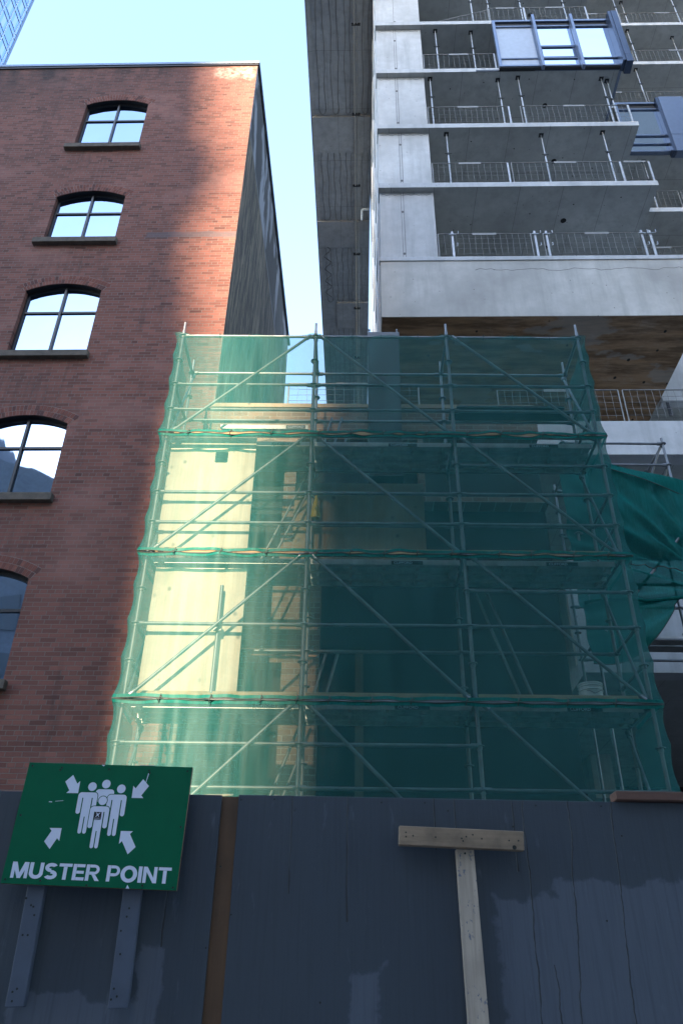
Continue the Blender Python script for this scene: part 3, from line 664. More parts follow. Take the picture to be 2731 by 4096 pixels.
# ------------------------------------------------------------------ debris nets, one sheet per lift
XLn,XRn,YFn,YBn=-2.775,3.74,9.155,10.22
posts=SX
def tie_list(seed):
    rg=random.Random(seed); out=[XLn]; x=XLn
    while x<XRn-.6: x+=rg.uniform(.38,.72); out.append(x)
    out.append(XRn); return out
def lens(ties,x):
    for a,b in zip(ties,ties[1:]):
        if a<=x<=b: return math.sin(math.pi*(x-a)/(b-a))
    return 0.
SEAMS=[tie_list(11),tie_list(12),tie_list(13),tie_list(14)]
rg=random.Random(3); AMP=[[rg.uniform(.003,.018) for _ in range(40)] for _ in range(4)]
def gap(si,x):
    ties=SEAMS[si]
    for n,(a,b) in enumerate(zip(ties,ties[1:])):
        if a<=x<=b: return AMP[si][n]*math.sin(math.pi*(x-a)/(b-a))
    return 0.
def net_sheet(zb,zt,seam_b,seam_t,seed,label):
    t=thing('debris_net',label,'net','s',(0.48,YFn,zb),'green debris nets on the main scaffold')
    rg=random.Random(seed); ph=[rg.uniform(0,6) for _ in range(12)]
    pathp=[]
    NS,NF=10,150
    for i in range(NS): pathp.append(('L',i/NS))
    for i in range(NF+1): pathp.append(('F',i/NF))
    for i in range(1,NS+1): pathp.append(('R',i/NS))
    rows=[]; NV=44
    tops=[];bots=[]
    for r in range(NV+1):
        v=r/NV; row=[]
        for side,u in pathp:
            if side=='F': xq=XLn+(XRn-XLn)*u
            elif side=='L': xq=XLn
            else: xq=XRn
            gt=gap(seam_t,xq) if seam_t is not None else 0.; gb=gap(seam_b,xq) if seam_b is not None else 0.
            z1=zt-.006-gt; z0=zb+.006+gb*.55
            if seam_t is None:      # top sheet hangs from the top tube
                for a,b in zip(posts,posts[1:]):
                    if a<=xq<=b:
                        f=(xq-a)/(b-a); z1=zt-.035-.05*abs(math.sin(2*math.pi*f))
                if min(abs(xq-p) for p in posts)<.12: z1=zt+.02*(1-min(abs(xq-p) for p in posts)/.12)-.035
            z=z0+(z1-z0)*v
            zn=((z-DZ[0])%.505)/.505; pin=abs(math.sin(math.pi*zn))       # 0 at rosettes
            hem=math.exp(-(z-z0)/.12)+math.exp(-(z1-z)/.12)
            wave=.010*math.sin(xq*7+ph[0]+z*1.3)+.008*math.sin(xq*13+ph[1]-z*2)+.006*math.sin(xq*23+ph[2]+z*.7)+.006*math.sin(xq*3.1-z*4.5+ph[3])
            if side=='F':
                near=min(abs(xq-p) for p in posts); bay=1-math.exp(-(near/.35)**2)
                edge=min(xq-XLn,XRn-xq)
                y=YFn-.035*bay*math.sin(math.pi*v)*.6-wave*bay*1.2-hem*.012*math.sin(xq*9+ph[4])
                x=xq
                if edge<.5:
                    k=(1-edge/.5)**2; x+=(-1 if xq<0.5 else 1)*k*(.018-.038*pin+.03*hem)
            else:
                f=u if side=='R' else 1-u
                yb=YFn+(YBn-YFn)*f
                sgn=-1 if side=='L' else 1
                x=(XLn if side=='L' else XRn)+sgn*(.018-.038*pin*(1-.5*f)+.03*hem+.02*math.sin(f*7+z*5+ph[5])*f); y=yb
            row.append((x,y,z))
        rows.append(row)
    mb=MB().grid(rows); part('mesh_sheet',mb,NET,t)
    # doubled hem strips along both laced edges
    hm=MB()
    hm.grid([[ (p[0],p[1]-.003,p[2]) if NS<=i<=NS+NF else p for i,p in enumerate(rows[r])] for r in (0,1)])
    if seam_t is not None: hm.grid([[ (p[0],p[1]-.003,p[2]) if NS<=i<=NS+NF else p for i,p in enumerate(rows[r])] for r in (NV-1,NV)])
    part('hem',hm,NETD,t)
    fr=[p for i,p in enumerate(rows[0]) if NS<=i<=NS+NF]
    part('hem_cord',MB().path([(p[0],p[1]-.004,p[2]) for p in fr],.006,5),CORD,t)
    if seam_t is not None:
        fr=[p for i,p in enumerate(rows[NV]) if NS<=i<=NS+NF]
        part('hem_cord',MB().path([(p[0],p[1]-.004,p[2]) for p in fr],.006,5),CORD,t)
        lc=MB(); 
        for x in SEAMS[seam_t][1:-1]: lc.path([(x-.01,YFn-.03,zt-.05),(x,YFn-.045,zt),(x+.012,YFn-.03,zt+.05)],.006,5); lc.tube((x-.035,YFn-.04,zt-.012),(x+.035,YFn-.045,zt+.014),.005,5)
        part('lacing',lc,CORD,t)
    else:
        lc=MB()
        for i in range(3):
            for f in (.28,.5,.78):
                x=SX[i]+(SX[i+1]-SX[i])*f; lc.ring((x,SF-.02,zt-.012),.045,.004,'x',10)
        part('tie',lc,CORD,t)
    return t
net_sheet(DZ[3]-.02,STOP,3,None,21,'topmost green net sheet hung from the bare top tube')
net_sheet(DZ[2]-.02,DZ[3]-.02,2,3,22,'green net sheet second from the top, over the plywood with a hole')
net_sheet(DZ[1]-.02,DZ[2]-.02,1,2,23,'green net sheet third from the top, over the plain sunlit plywood')
net_sheet(DZ[0]-.02,DZ[1]-.02,None,1,24,'lowest green net sheet just above the grey hoarding')

# ------------------------------------------------------------------ second scaffold to the right and its draped net
s2=thing('scaffold','bare top tube scaffold standing further back at the right edge','scaffold','s',(5.2,12.3,0))
for x in (4.05,5.945,8.0):
    for Y in (11.95,12.85):
        zt=10.98 if Y<12 else 10.5
        mb=MB().tube((x,Y,0),(x,Y,zt),TR,12)
        for z in (10.85,10.35,9.85,9.35,8.85,8.35,7.85,7.35,6.85): rosette(mb,x,Y,z)
        part('standard',mb,STEEL,s2)
for Y in (11.95,12.85):
    for z in (10.85,10.35,9.3,8.85,7.85,6.85):
        for a,b in ((4.05,5.945),(5.945,8.0)):
            if a>5 and z>10: continue
            if Y>12 and z>10.6: continue
            mb=MB().tube((a,Y,z),(b,Y,z),TR); endfit(mb,(a,Y,z),(b,Y,z)); part('ledger',mb,STEEL,s2)
for z in (10.85,10.35,8.85,6.85):
    for x in (4.05,5.945,8.0): 
        if x<7 or z<10: part('transom',MB().tube((x,11.95,z),(x,12.85,z-.02),TR),STEEL,s2)
part('brace',MB().tube((5.9,12.0,10.8),(5.2,12.85,8.95),.0215),STEEL,s2); part('brace',MB().tube((5.92,12.0,10.3),(5.55,12.85,8.9),.0215),STEEL,s2)
part('brace',MB().tube((4.2,11.88,6.95),(5.88,11.88,8.85),.0225),STEEL,s2)
part('plank',MB().box(4.1,5.9,12.0,12.25,8.88,8.93).box(4.1,5.9,12.3,12.55,8.88,8.93),ALU,s2)
part('plank',MB().box(4.1,5.9,12.05,12.09,9.55,9.65),ALU,s2)
part('plank',MB().box(4.1,5.9,12.0,12.25,6.88,6.93).box(4.1,5.9,12.3,12.55,6.88,6.93),ALU,s2)
dn=thing('debris_net','loose green net draped in folds over the second scaffold at right','net','s',(5,11.85,7))
rows=[]
CXp,CZp=6.12,7.62
for i in range(70):
    v=i/69; row=[]
    for j in range(60):
        u=j/59
        zt=lerp(10.62,9.86,u**.9); zb=lerp(7.35,7.62,u)
        x=lerp(3.86,6.12,u)+.05*math.sin(v*9)*(u>.9)
        z=lerp(zt,zb,v)
        ang=math.atan2(z-CZp,CXp+.25-x); dist=math.hypot(z-CZp,CXp+.25-x)
        fold=math.sin(ang*11+.8*math.sin(dist*2.3))+.75*math.sin(ang*27+dist*1.7)+.35*math.sin(ang*49-dist*2)
        y=11.86-.10*fold*min(1,dist*.7)*(.35+.65*v)-.10*math.sin(math.pi*u)*math.sin(math.pi*v)
        row.append((x,y,z))
    rows.append(row)
part('mesh_sheet',MB().grid(rows),NETM,dn)
fl=[]
for i in range(14):
    v=i/13; row=[]
    for j in range(40):
        u=j/39; zt=lerp(10.62,9.86,u**.9)+.01; zb=zt-lerp(.06,.36,u**1.3)
        row.append((lerp(3.86,6.14,u),11.80-.03*math.sin(u*9+v*2)-.03*v,lerp(zt,zb,v)))
    fl.append(row)
part('turned_edge',MB().grid(fl),NETD,dn); part('hem_cord',MB().path(fl[-1],.008,5),CORD,dn)
part('lacing_seam',MB().path([(lerp(3.95,6.2,k/30),11.70-.03*math.sin(k*1.1),8.18-.22*k/30+.025*math.sin(k*1.9)) for k in range(31)],.010,5),CORD,dn)
tail=[]
for i in range(36):
    v=i/35; row=[]
    for j in range(46):
        u=j/45
        x0=lerp(3.88,5.55,u); z0=lerp(7.42,7.56,u)
        # hem curve from the gathered point down to the scaffold edge
        ex=lerp(3.88,5.38,u**.8); ez=6.35+1.0*(u**1.9)
        x=lerp(x0,ex,v)-.12*v*(1-v)*u; z=lerp(z0,ez,v)
        ang=math.atan2(z-7.62,5.75-x)
        y=11.82-.09*math.sin(ang*19+x*1.5)*(.25+.75*v)*min(1,(5.8-x))
        row.append((x,y,z))
    tail.append(row)
part('hanging_tail',MB().grid(tail),NETD,dn); part('hem_cord',MB().path([r_[-1] for r_ in tail],.009,5).path(tail[-1],.009,5),CORD,dn)
part('gathered_edge',MB().path([(lerp(3.9,6.2,k/24),11.76-.03*math.sin(k),lerp(7.40,7.62,k/24)+.05*math.sin(k*.35)) for k in range(25)],.03,7),NETD,dn)

# ------------------------------------------------------------------ unfinished concrete tower
YT=14.0; YR=17.05; XE=8.42; XC0,XC1=.56,2.09; XR=19.
tt=thing('concrete_tower','unfinished concrete tower with open floors and cantilevered upper block','building','t',(5,18,0))
SL=[(21.46,21.66),(24.35,24.55),(27.43,27.63),(30.44,30.64),(33.42,33.62),(36.4,36.6),(39.4,39.6)]
B1=(16.31,18.5)
# big transfer beam: face, and soffit slab behind
part('transfer_beam',MB().box(XC0-.02,XE+.02,YT,YT+.5,*B1),BEAM,tt,.012)
part('beam_lip',MB().box(XC0-.04,XE+.03,YT-.03,YT+.15,B1[1]-.14,B1[1]+.006),CONE,tt,.01)
mb=MB(); rgc=random.Random(8)
for z_,x0_,x1_ in ((18.02,3.0,8.4),): mb.path([(lerp(x0_,x1_,k/40),YT-.001,z_+.03*math.sin(k*.7)+rgc.uniform(-.03,.03)) for k in range(41)],.0045,4)
part('pour_crack',mb,CRACK,tt)
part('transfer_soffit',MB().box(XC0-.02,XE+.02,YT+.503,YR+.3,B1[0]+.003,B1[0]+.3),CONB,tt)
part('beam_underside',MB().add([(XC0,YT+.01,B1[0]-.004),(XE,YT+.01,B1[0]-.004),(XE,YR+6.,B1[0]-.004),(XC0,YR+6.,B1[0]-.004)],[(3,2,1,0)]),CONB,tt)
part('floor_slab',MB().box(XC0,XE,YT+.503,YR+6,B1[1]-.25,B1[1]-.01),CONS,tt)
for k,(z0,z1) in enumerate(SL):
    f=MB().box(XC0-.03,XE+.0,YT,YR+6.,z0,z1)
    part('floor_slab',f,CONS,tt)
    part('slab_edge',MB().box(XC0-.032,XE+.002,YT-.012,YT-.001,z0+.002,z1+.004),CONE,tt)
    f=MB().box(XE+.003,XR,YR,YR+6.,z0,z1); part('floor_slab',f,CONS,tt)
    part('slab_edge',MB().box(XE+.003,XR,YR-.012,YR-.001,z0+.002,z1+.004),CONE,tt)
# floor of the set-back part at beam level
part('floor_slab',MB().box(XE+.003,XR,YR+.31,YR+6,B1[1]-.2,B1[1]),CONS,tt)
part('upstand_wall',MB().box(XE+.023,XR,YR+.002,YR+.3,B1[0]-.15,B1[1]+.002),CON,tt)
# shear wall column at the left, floor by floor
flo=[B1[1]]+[s[1] for s in SL]
for k in range(len(SL)):
    zc0=flo[k]; zc1=SL[k][0]
    part('column',MB().box(XC0,XC1,YT+.155,YT+.9,zc0+.003,zc1-.003),CON,tt)
    part('side_wall',MB().box(XC0,XC0+.25,YT+.903,27.,zc0+.003,zc1-.003),CONW,tt)
    # cast-in grooves and conduit strip on the column face
    xg=XC0+.60+.02*math.sin(k*2); gm=MB().box(xg,xg+.012,YT+.150,YT+.156,zc0+.01,zc1-.01)
    if k!=4: gm.box(xg+.07,xg+.082,YT+.150,YT+.156,zc0+.01,zc1-.01)
    for q_ in (.35,2.1): gm.tube((xg+.04,YT+.15,zc0+q_),(xg+.04,YT+.156,zc0+q_),.045,10)
    part('cast_groove',gm,CRACK,tt); part('column_crack',MB().path([(XC0+.05+1.4*j_/30,YT+.1545,zc1-.10+.03*math.sin(j_*1.3+k)) for j_ in range(31)],.006,4),CRACK,tt)
part('side_wall',MB().box(XC0,XC0+.25,YT+.51,27.,11.0,B1[1]-.26),CONW,tt)
for i,(dy,w_) in enumerate(((.3,.05),(.75,.08),(1.5,.06),(3.2,.12),(5.,.1),(7.2,.14))):
    part('wall_strip',MB().box(XC0-.035,XC0-.004,YT+dy+.2,YT+dy+.2+w_,11.2,36.3),CONE,tt)
# back walls of the open floors
part('core_wall',MB().box(XC0+.26,XR,YR+6.01,YR+6.3,0,60),CONS,tt)
for x in (5.6,): part('inner_column',MB().box(x,x+.5,YT+5.5,YT+6.2,6,36.3),CONS,tt)
part('inner_column',MB().box(13.9,14.8,YR+2.,YR+2.8,18.5,39.3),CON,tt)
# openings cored through slabs
mb=MB()
for k,(z0,z1) in enumerate(SL[:5]):
    mb.tube((6.0+.1*k,YT+1.15,z0-.003),(6.0+.1*k,YT+1.15,z0+.02),.085,16)
    if k<2: mb.tube((5.7,YT+2.1,z0-.003),(5.7,YT+2.1,z0+.02),.06,14)
    for q in range(9): 
        xx=2.8+q*.68+.2*math.sin(q*5+k); yy=YT+.25+(.5+.5*math.sin(q*3.3+k*2))*2.4; mb.tube((xx,yy,z0-.003),(xx,yy,z0+.01),.02,8)
part('core_hole',mb,DARKV,tt)
# upper block overhanging to the left
OZ=36.62
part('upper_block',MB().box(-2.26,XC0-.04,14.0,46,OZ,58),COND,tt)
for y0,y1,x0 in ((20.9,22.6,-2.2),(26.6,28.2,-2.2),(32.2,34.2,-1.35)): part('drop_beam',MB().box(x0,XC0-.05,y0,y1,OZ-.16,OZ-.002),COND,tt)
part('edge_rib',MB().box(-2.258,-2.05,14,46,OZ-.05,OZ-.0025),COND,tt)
part('soffit_pipe',MB().tube((-.24,13.9,OZ-.26),(-.16,44,OZ-.26),.035,10).tube((-.12,13.9,OZ-.25),(-.04,44,OZ-.25),.022,8),PIPE,tt)
for y in (16.8,20.7,24.4,28.6,32.5,36.6): part('pipe_bracket',MB().box(-.34,.02,y,y+.06,OZ-.3,OZ-.17),DSTEEL,tt)
part('drain_pipe',MB().path([(XC0-.06,25.6,OZ-.5),(.2,25.6,OZ-.5),(.12,25.6,OZ-.52),(.1,25.6,OZ-.6),(.1,25.6,OZ-1.3)],.055,8),PALEP,tt)
mb=MB(); rgc=random.Random(5)
for (ya,yb) in ((14.1,20.6),(22.8,26.4),(28.4,32.0),(34.4,44.)):
    xs_=[-1.85,-1.55,-1.25,-.95,-.65,-.42,.12,.38]
    for q,x in enumerate(xs_):
        pts=[]; n=14; p0=rgc.uniform(0,6)
        for i in range(n+1):
            y=lerp(ya,yb,i/n); pts.append((x+.03*math.sin(i*.9+p0)+rgc.uniform(-.012,.012),y,OZ-.02))
        if q%2==0 and q<7:
            x2=xs_[q+1]; pts+=[(lerp(x,x2,.1),ya if False else yb+.16,OZ-.02),(lerp(x,x2,.5),yb+.27,OZ-.02),(lerp(x,x2,.9),yb+.16,OZ-.02),(x2,yb,OZ-.02)]
        mb.path(pts,.011,4)
pts=[(-1.95+.18*(1+math.sin(i*1.25)),28.3+i*.17+.0,OZ-.02) for i in range(22)]; mb.path(pts,.014,4)
part('heating_cable',mb,CABLE,tt)
# lower beams at right
part('lower_beam',MB().box(3.1,XR,YT,YT+.4,12.04,12.98),CONE,tt,.01)
part('floor_slab',MB().box(3.1,XR,YT+.403,YR+6,12.05,12.35),CONS,tt)
part('lower_beam',MB().box(4.17,XR,YT,YT+.4,7.03,9.4),CONE,tt,.01)
part('floor_slab',MB().box(4.17,XR,YT+.403,YR+6,7.035,7.35),CONS,tt)
part('ground_floor_shade_wall',MB().box(-2.4,XR,YR+5.7,YR+5.99,0,12.0),DARKV,tt)  # near-black colour stands in for the darkness of the ground floor
part('bracket',MB().box(8.5,8.62,YR-.02,YR+.0,15.6,16.1),DSTEEL,tt)
part('flashing',MB().box(3.76,5.65,YT-.03,YT-.0125,27.41,27.5),SBLACK,tt)
part('edge_angle',MB().box(5.65,8.36,YT-.028,YT-.0125,27.41,27.47).box(8.36,8.44,YT-.02,YR-.02,27.40,27.428),GREYAL,tt)

# jack posts
def jack(label,x,y,z0,z1):
    t=thing('jack_post',label,'jack post','t',(x,y,z0),'steel jack posts between the open floors')
    h=z1-z0; zm=z0+h*.62
    part('outer_tube',MB().tube((x,y,z0+.012),(x,y,zm),.026,10),JACK,t)
    part('inner_tube',MB().tube((x,y,zm-.001),(x,y,z1-.012),.019,10),JACK,t)
    part('collar',MB().tube((x,y,zm-.05),(x,y,zm+.03),.043,10).tube((x-.1,y-.03,zm-.01),(x+.1,y-.03,zm-.01),.008,6),DSTEEL,t)
    part('foot_plate',MB().box(x-.07,x+.07,y-.07,y+.07,z0+.001,z0+.012),JACK,t); part('head_plate',MB().box(x-.07,x+.07,y-.07,y+.07,z1-.012,z1-.001),DSTEEL,t)
    return t
FN=['first','second','third','fourth','fifth']
for fl_,z0,z1,xs_ in ((1,21.66,24.35,(2.64,5.53,7.37)),(2,24.55,27.43,(2.29,4.5,5.14,7.85,8.05)),(3,27.63,30.44,(2.61,3.845)),(4,30.64,33.42,(3.98,4.60,5.72,7.28))):
    for i,x in enumerate(xs_):
        jack('grey steel jack post, %s from the column on open floor %s above the beam'%(ORD[i],['one','two','three','four','five'][fl_]),x,YT+.2+(.07 if i%2 else 0)+(.14 if x==8.05 else 0),z0,z1)
for nm,z0,z1,xs_ in (('below the right window unit',24.55,27.43,(10.1,)),('above the right window unit',30.64,33.42,(10.95,14.3)),('one floor above that unit',33.62,36.4,(11.15,13.1)),('on the topmost visible recessed floor',36.6,39.4,(11.0,11.5,13.5))):
    for i,x in enumerate(xs_):
        jack('jack post at recessed right side, %s, %s from left'%(nm,ORD[i]),x,YR+.2+.3*(i%2),z0,z1)

# guard fences of wire mesh along the open edges
def fence(label,x0,x1,y,z,fr='t',h=1.05,posts_=True,seed=0):
    t=thing('guard_fence',label,'fence',fr,((x0+x1)/2,y,z),'wire mesh guard fences along the slab edges')
    fm=MB(); r_=.016
    fm.tube((x0,y,z+h),(x1,y,z+h),r_,6); fm.tube((x0,y,z+.06),(x1,y,z+.06),r_,6)
    for x in (x0,x1): fm.tube((x,y,z+.02),(x,y,z+h+.0),r_,6)
    xm=(x0+x1)/2; fm.box(xm-.32,xm+.32,y-.02,y-.014,z+h-.06,z+h+.02)
    part('frame',fm,WIRE,t)
    wm=MB(); n=max(3,int((x1-x0)/.165)); rg=random.Random(seed)
    for i in range(1,n):
        x=lerp(x0,x1,i/n); pts=[(x+rg.uniform(-.012,.012),y,z+.06+(h-.06)*k/4) for k in range(5)]; wm.path(pts,.0042,4)
    for k in range(1,5):
        zz=z+.06+(h-.06)*k/5; wm.path([(lerp(x0,x1,i/6),y,zz+rg.uniform(-.01,.01)) for i in range(7)],.004,4)
    part('wire_mesh',wm,WIRE,t)
    return t
def stanchion(t,x,y,z,h=1.1):
    mb=MB().box(x-.028,x+.028,y-.05,y-.02,z+.002,z+h); mb.box(x-.09,x+.09,y-.08,y-.051,z+h*.86,z+h*.88); mb.path([(x+.08,y-.06,z+h*.88),(x+.16,y-.06,z+h*.9),(x+.16,y-.06,z+h)],.01,5); mb.path([(x+.03,y-.06,z+h*.42),(x+.12,y-.06,z+h*.46),(x+.12,y-.06,z+h*.56)],.01,5)
    part('stanchion',mb,JACK,t)
yf=YT+.09
FE=[(B1[1],[(2.12,4.62,'beside the column on top of the deep beam'),(4.95,7.85,'right half of the deep beam top')]),
    (SL[0][1],[(2.12,4.3,'beside the column on open floor one'),(4.42,7.55,'longest one on open floor one'),(7.6,8.38,'short corner piece on open floor one')]),
    (SL[1][1],[(2.12,4.62,'beside the column on open floor two'),(5.0,8.3,'right half of open floor two')]),
    (SL[2][1],[(2.12,4.45,'beside the column left of the big window unit')]),
    (SL[3][1],[(4.5,5.75,'above the film covered pane'),(5.8,7.9,'above the clear panes of the big window unit')])]
sd_=0
for z,l in FE:
    for x0,x1,nm in l:
        sd_+=1; t=fence('wire mesh guard fence, '+nm,x0,x1,yf,z,seed=sd_)
        if z==B1[1]:
            for xx in ((2.5,4.72) if x0<3 else (5.03,7.58,7.8)): stanchion(t,xx,yf,z)
        else: part('stanchion',MB().box(x1-.02,x1+.03,yf-.04,yf-.017,z+.002,z+1.0),JACK,t)
t=thing('guard_fence','wire mesh fence panel tipped over beside the column on open floor four','fence','t',(3.2,yf,SL[3][1]),'wire mesh guard fences along the slab edges')
zb=SL[3][1]+.01; part('frame',MB().tube((2.3,yf,zb),(4.55,yf,zb+.95),.016,6).tube((4.55,yf,zb),(4.55,yf,zb+.95),.016,6),WIRE,t)
wm=MB()
for i in range(1,14): 
    f=i/14; wm.tube((lerp(2.3,4.55,f),yf,zb),(lerp(2.3,4.55,f),yf,zb+.95*f),.0055,4)
for k in range(1,5): wm.tube((lerp(2.3,4.55,k/5),yf,zb+.95*k/5),(4.55,yf,zb+.95*k/5),.005,4)
part('wire_mesh',wm,WIRE,t)
for z,nm in ((B1[1],'on the recessed slab level with the deep beam top'),(SL[0][1],'on the first recessed slab'),(SL[1][1],'under the right window unit'),(SL[3][1],'behind and above the right window unit'),(SL[4][1],'second recessed slab from the top'),(SL[5][1],'topmost recessed slab')):
    for i,(x0,x1) in enumerate(((8.6,10.9),(11.0,14.6))):
        sd_+=1; fence('wire mesh fence %s, %s'%(nm,'nearer the corner' if i==0 else 'further right'),x0,x1,YR+.12,z,seed=sd_)
for i,(x0,x1) in enumerate(((3.2,6.0),(6.1,9.5))):
    sd_+=1; fence('wire mesh fence on the white beam beside the net, %s'%('touching the net' if i==0 else 'at the right edge'),x0,x1,YT+.1,12.98,seed=sd_,h=1.0)
fence('wire mesh fence on the old facade, seen against the sky through the net',-1.15,1.3,YH+.3,ftop,fr='s',h=.75,seed=77)
fence('wire mesh fence low at the right edge behind the draped net',6.1,8.4,YT+.1,9.4,seed=78,h=1.0)

# curtain wall units
cw=thing('window_unit','large three bay glazed window unit hung on the tower slab edge','window','t',(6.5,13.9,27.2))
y0,y1=13.84,13.97
fm=MB().box(4.50,4.60,y0,y1,27.46,30.36).box(4.601,8.36,y0,y1,27.46,27.54).box(4.601,8.36,y0,y1,30.26,30.36).box(4.601,8.36,y0,y1,29.92,29.98)
fm.box(4.601,8.36,y0+.01,y1,27.93,27.98).box(5.80,5.92,y0+.012,y1,27.541,29.919).box(7.08,7.20,y0+.012,y1,27.541,29.919)
part('frame',fm,GREYAL,cw,.006)
part('louvre_band',MB().box(4.601,8.36,y0+.06,y1,29.981,30.259),DSTEEL,cw)
part('film_pane',MB().box(4.602,5.799,y0+.05,y0+.07,27.542,27.929).box(4.602,5.799,y0+.05,y0+.07,27.981,29.918),FILM,cw)
part('pane',MB().box(5.921,7.079,y0+.05,y0+.07,28.68,29.918),TGLASS,cw); part('pane',MB().box(7.201,8.359,y0+.05,y0+.07,27.981,29.918),TGLASS,cw)
part('pane',MB().box(5.921,7.079,y0+.05,y0+.07,27.542,27.929),TGLASS,cw); part('pane',MB().box(7.201,8.359,y0+.05,y0+.07,27.542,27.929),TGLASS,cw)
vf=part('opening_vent',MB().box(5.921,7.079,y0-.005,y0+.06,28.57,28.679).box(5.921,7.079,y0+.01,y0+.06,27.981,28.03).box(5.921,5.99,y0+.01,y0+.06,28.031,28.569).box(6.99,7.079,y0+.01,y0+.06,28.031,28.569),NAVY,cw)
part('pane',MB().box(5.991,6.989,y0+.03,y0+.04,28.031,28.569),TGLASS,vf)
for x in (5.86,7.14):
    part('fin',MB().box(x-.045,x+.045,y0-.16,y0-.003,27.2,30.4),GREYAL,cw,.008)
part('fin',MB().box(8.361,8.46,13.60,y1,27.3,30.36).box(8.461,8.66,13.58,y1,27.62,30.36),NAVY,cw,.01)
part('fin_foot',MB().box(8.461,8.67,13.575,y1+.03,27.2,27.615),NAVY,cw,.01)
part('sill_plate',MB().box(4.5,8.36,13.87,13.983,27.42,27.455),DSTEEL,cw)
cw=thing('window_unit','narrower window unit with wide grey panel on the recessed part at right','window','t',(11,16.9,27))
y0,y1=16.87,17.02; zb,zt=27.43,30.5
fm=MB().box(9.5,9.58,y0,y1,zb,zt).box(9.581,10.98,y0,y1,zb,zb+.08).box(9.581,10.98,y0,y1,zt-.1,zt).box(9.581,10.98,y0,y1,30.03,30.08).box(9.581,10.98,y0,y1,28.38,28.46).box(9.581,10.98,y0,y1,27.88,27.93)
part('frame',fm,GREYAL,cw,.006)
part('louvre_band',MB().box(9.581,10.98,y0+.06,y1,30.081,zt-.101),DSTEEL,cw)
for a,b in ((zb+.081,27.879),(27.931,28.379),(28.461,30.029)): part('pane',MB().box(9.581,10.979,y0+.05,y0+.07,a,b),TGLASS,cw)
part('panel',MB().box(11.10,11.98,16.72,y1,28.22,30.6).box(11.10,11.98,16.72,y1,27.25,28.21),GREYAL,cw,.01)
part('panel_return',MB().box(10.981,11.097,16.74,y1,27.27,30.58),NAVY,cw)
part('pane',MB().box(11.99,14.2,y0+.05,y0+.07,27.5,30.03),TGLASS,cw)
part('frame',MB().box(11.985,14.2,y0,y1,30.031,30.5).box(11.985,14.2,y0,y1,27.42,27.499),GREYAL,cw)

# ------------------------------------------------------------------ hoarding
YHo=3.6; HT=2.492
hd=thing('hoarding','grey blue painted plywood site hoarding','hoarding','h',(0,YHo,0))
part('panel',MB().box(-1.392,-.431,YHo,YHo+.018,0,HT-.003),HOARD,hd,.002)
part('panel',MB().box(-2.6,-1.397,YHo,YHo+.018,0,HT),HOARD,hd,.002)
part('panel',MB().box(-.357,2.4,YHo,YHo+.018,0,HT),HOARD,hd,.002)
part('batten',MB().box(-.47,-.31,YHo+.022,YHo+.06,0,HT-.004),KRAFT,hd)
for x in (-1.9,.3,1.6): part('stud',MB().box(x,x+.09,YHo+.0185,YHo+.06,0,HT-.03),KRAFT,hd)
part('rail',MB().box(-2.6,2.4,YHo+.061,YHo+.10,HT-.2,HT-.06),KRAFT,hd)
mb=MB()
for x,z in ((-.345,2.47),(-.2,2.475),(.27,2.47),(.46,2.472),(.95,2.47),(1.24,2.472),(-.41,2.2),(-.44,1.9),(-.35,2.02),(.02,1.72),(.56,2.44),(.84,2.38),(1.19,2.02),(1.31,2.35)): mb.tube((x,YHo-.0015,z),(x,YHo+.004,z),.004,8)
part('nail_head',mb,SCREW,hd)
o=single('loose_timber',MB().box(1.306,2.3,YHo-.03,YHo+.059,HT+.004,HT+.042),T_BRN,'h',(1.7,YHo,HT+.003),'brown timber lying along the hoarding top at right','timber',bevel=.004)
tb=thing('timber_tee','rough timber tee leaning against the hoarding, short crosspiece on a pale upright','timber','h',(.64,3.5,0.14))
b=.003
mb=MB()
q=[(.335,2.286),(.862,2.272),(.866,2.348),(.338,2.362)]
mb.prism(q,3.525,3.563); part('crosspiece',mb,T_TOP,tb,.003)
mb=MB().prism([(.585,2.2725),(.585-.012,2.279-.003),(.654,2.274),(.668,1.66),(.700,.135),(.620,.135),(.588,1.66)],3.562,3.597)
mb=MB().prism([(.620,.135),(.700,.135),(.666,1.66),(.655,2.2765),(.580,2.2785),(.587,1.66)],3.560,3.598); part('upright',mb,T_UP,tb,.002)
mb=MB()
for x,z in ((.365,2.335),(.365,2.318),(.395,2.322),(.49,2.318),(.60,2.315),(.62,2.322),(.605,2.305),(.648,2.33),(.685,2.315),(.80,2.31),(.84,2.31)): mb.tube((x,3.5238,z),(x,3.53,z),.0035,8)
mb.tube((.616,3.5588,2.262),(.616,3.565,2.262),.0045,8).tube((.82,3.5238,2.283),(.82,3.53,2.283),.009,10)
part('nail_hole',mb,SCREW,tb)

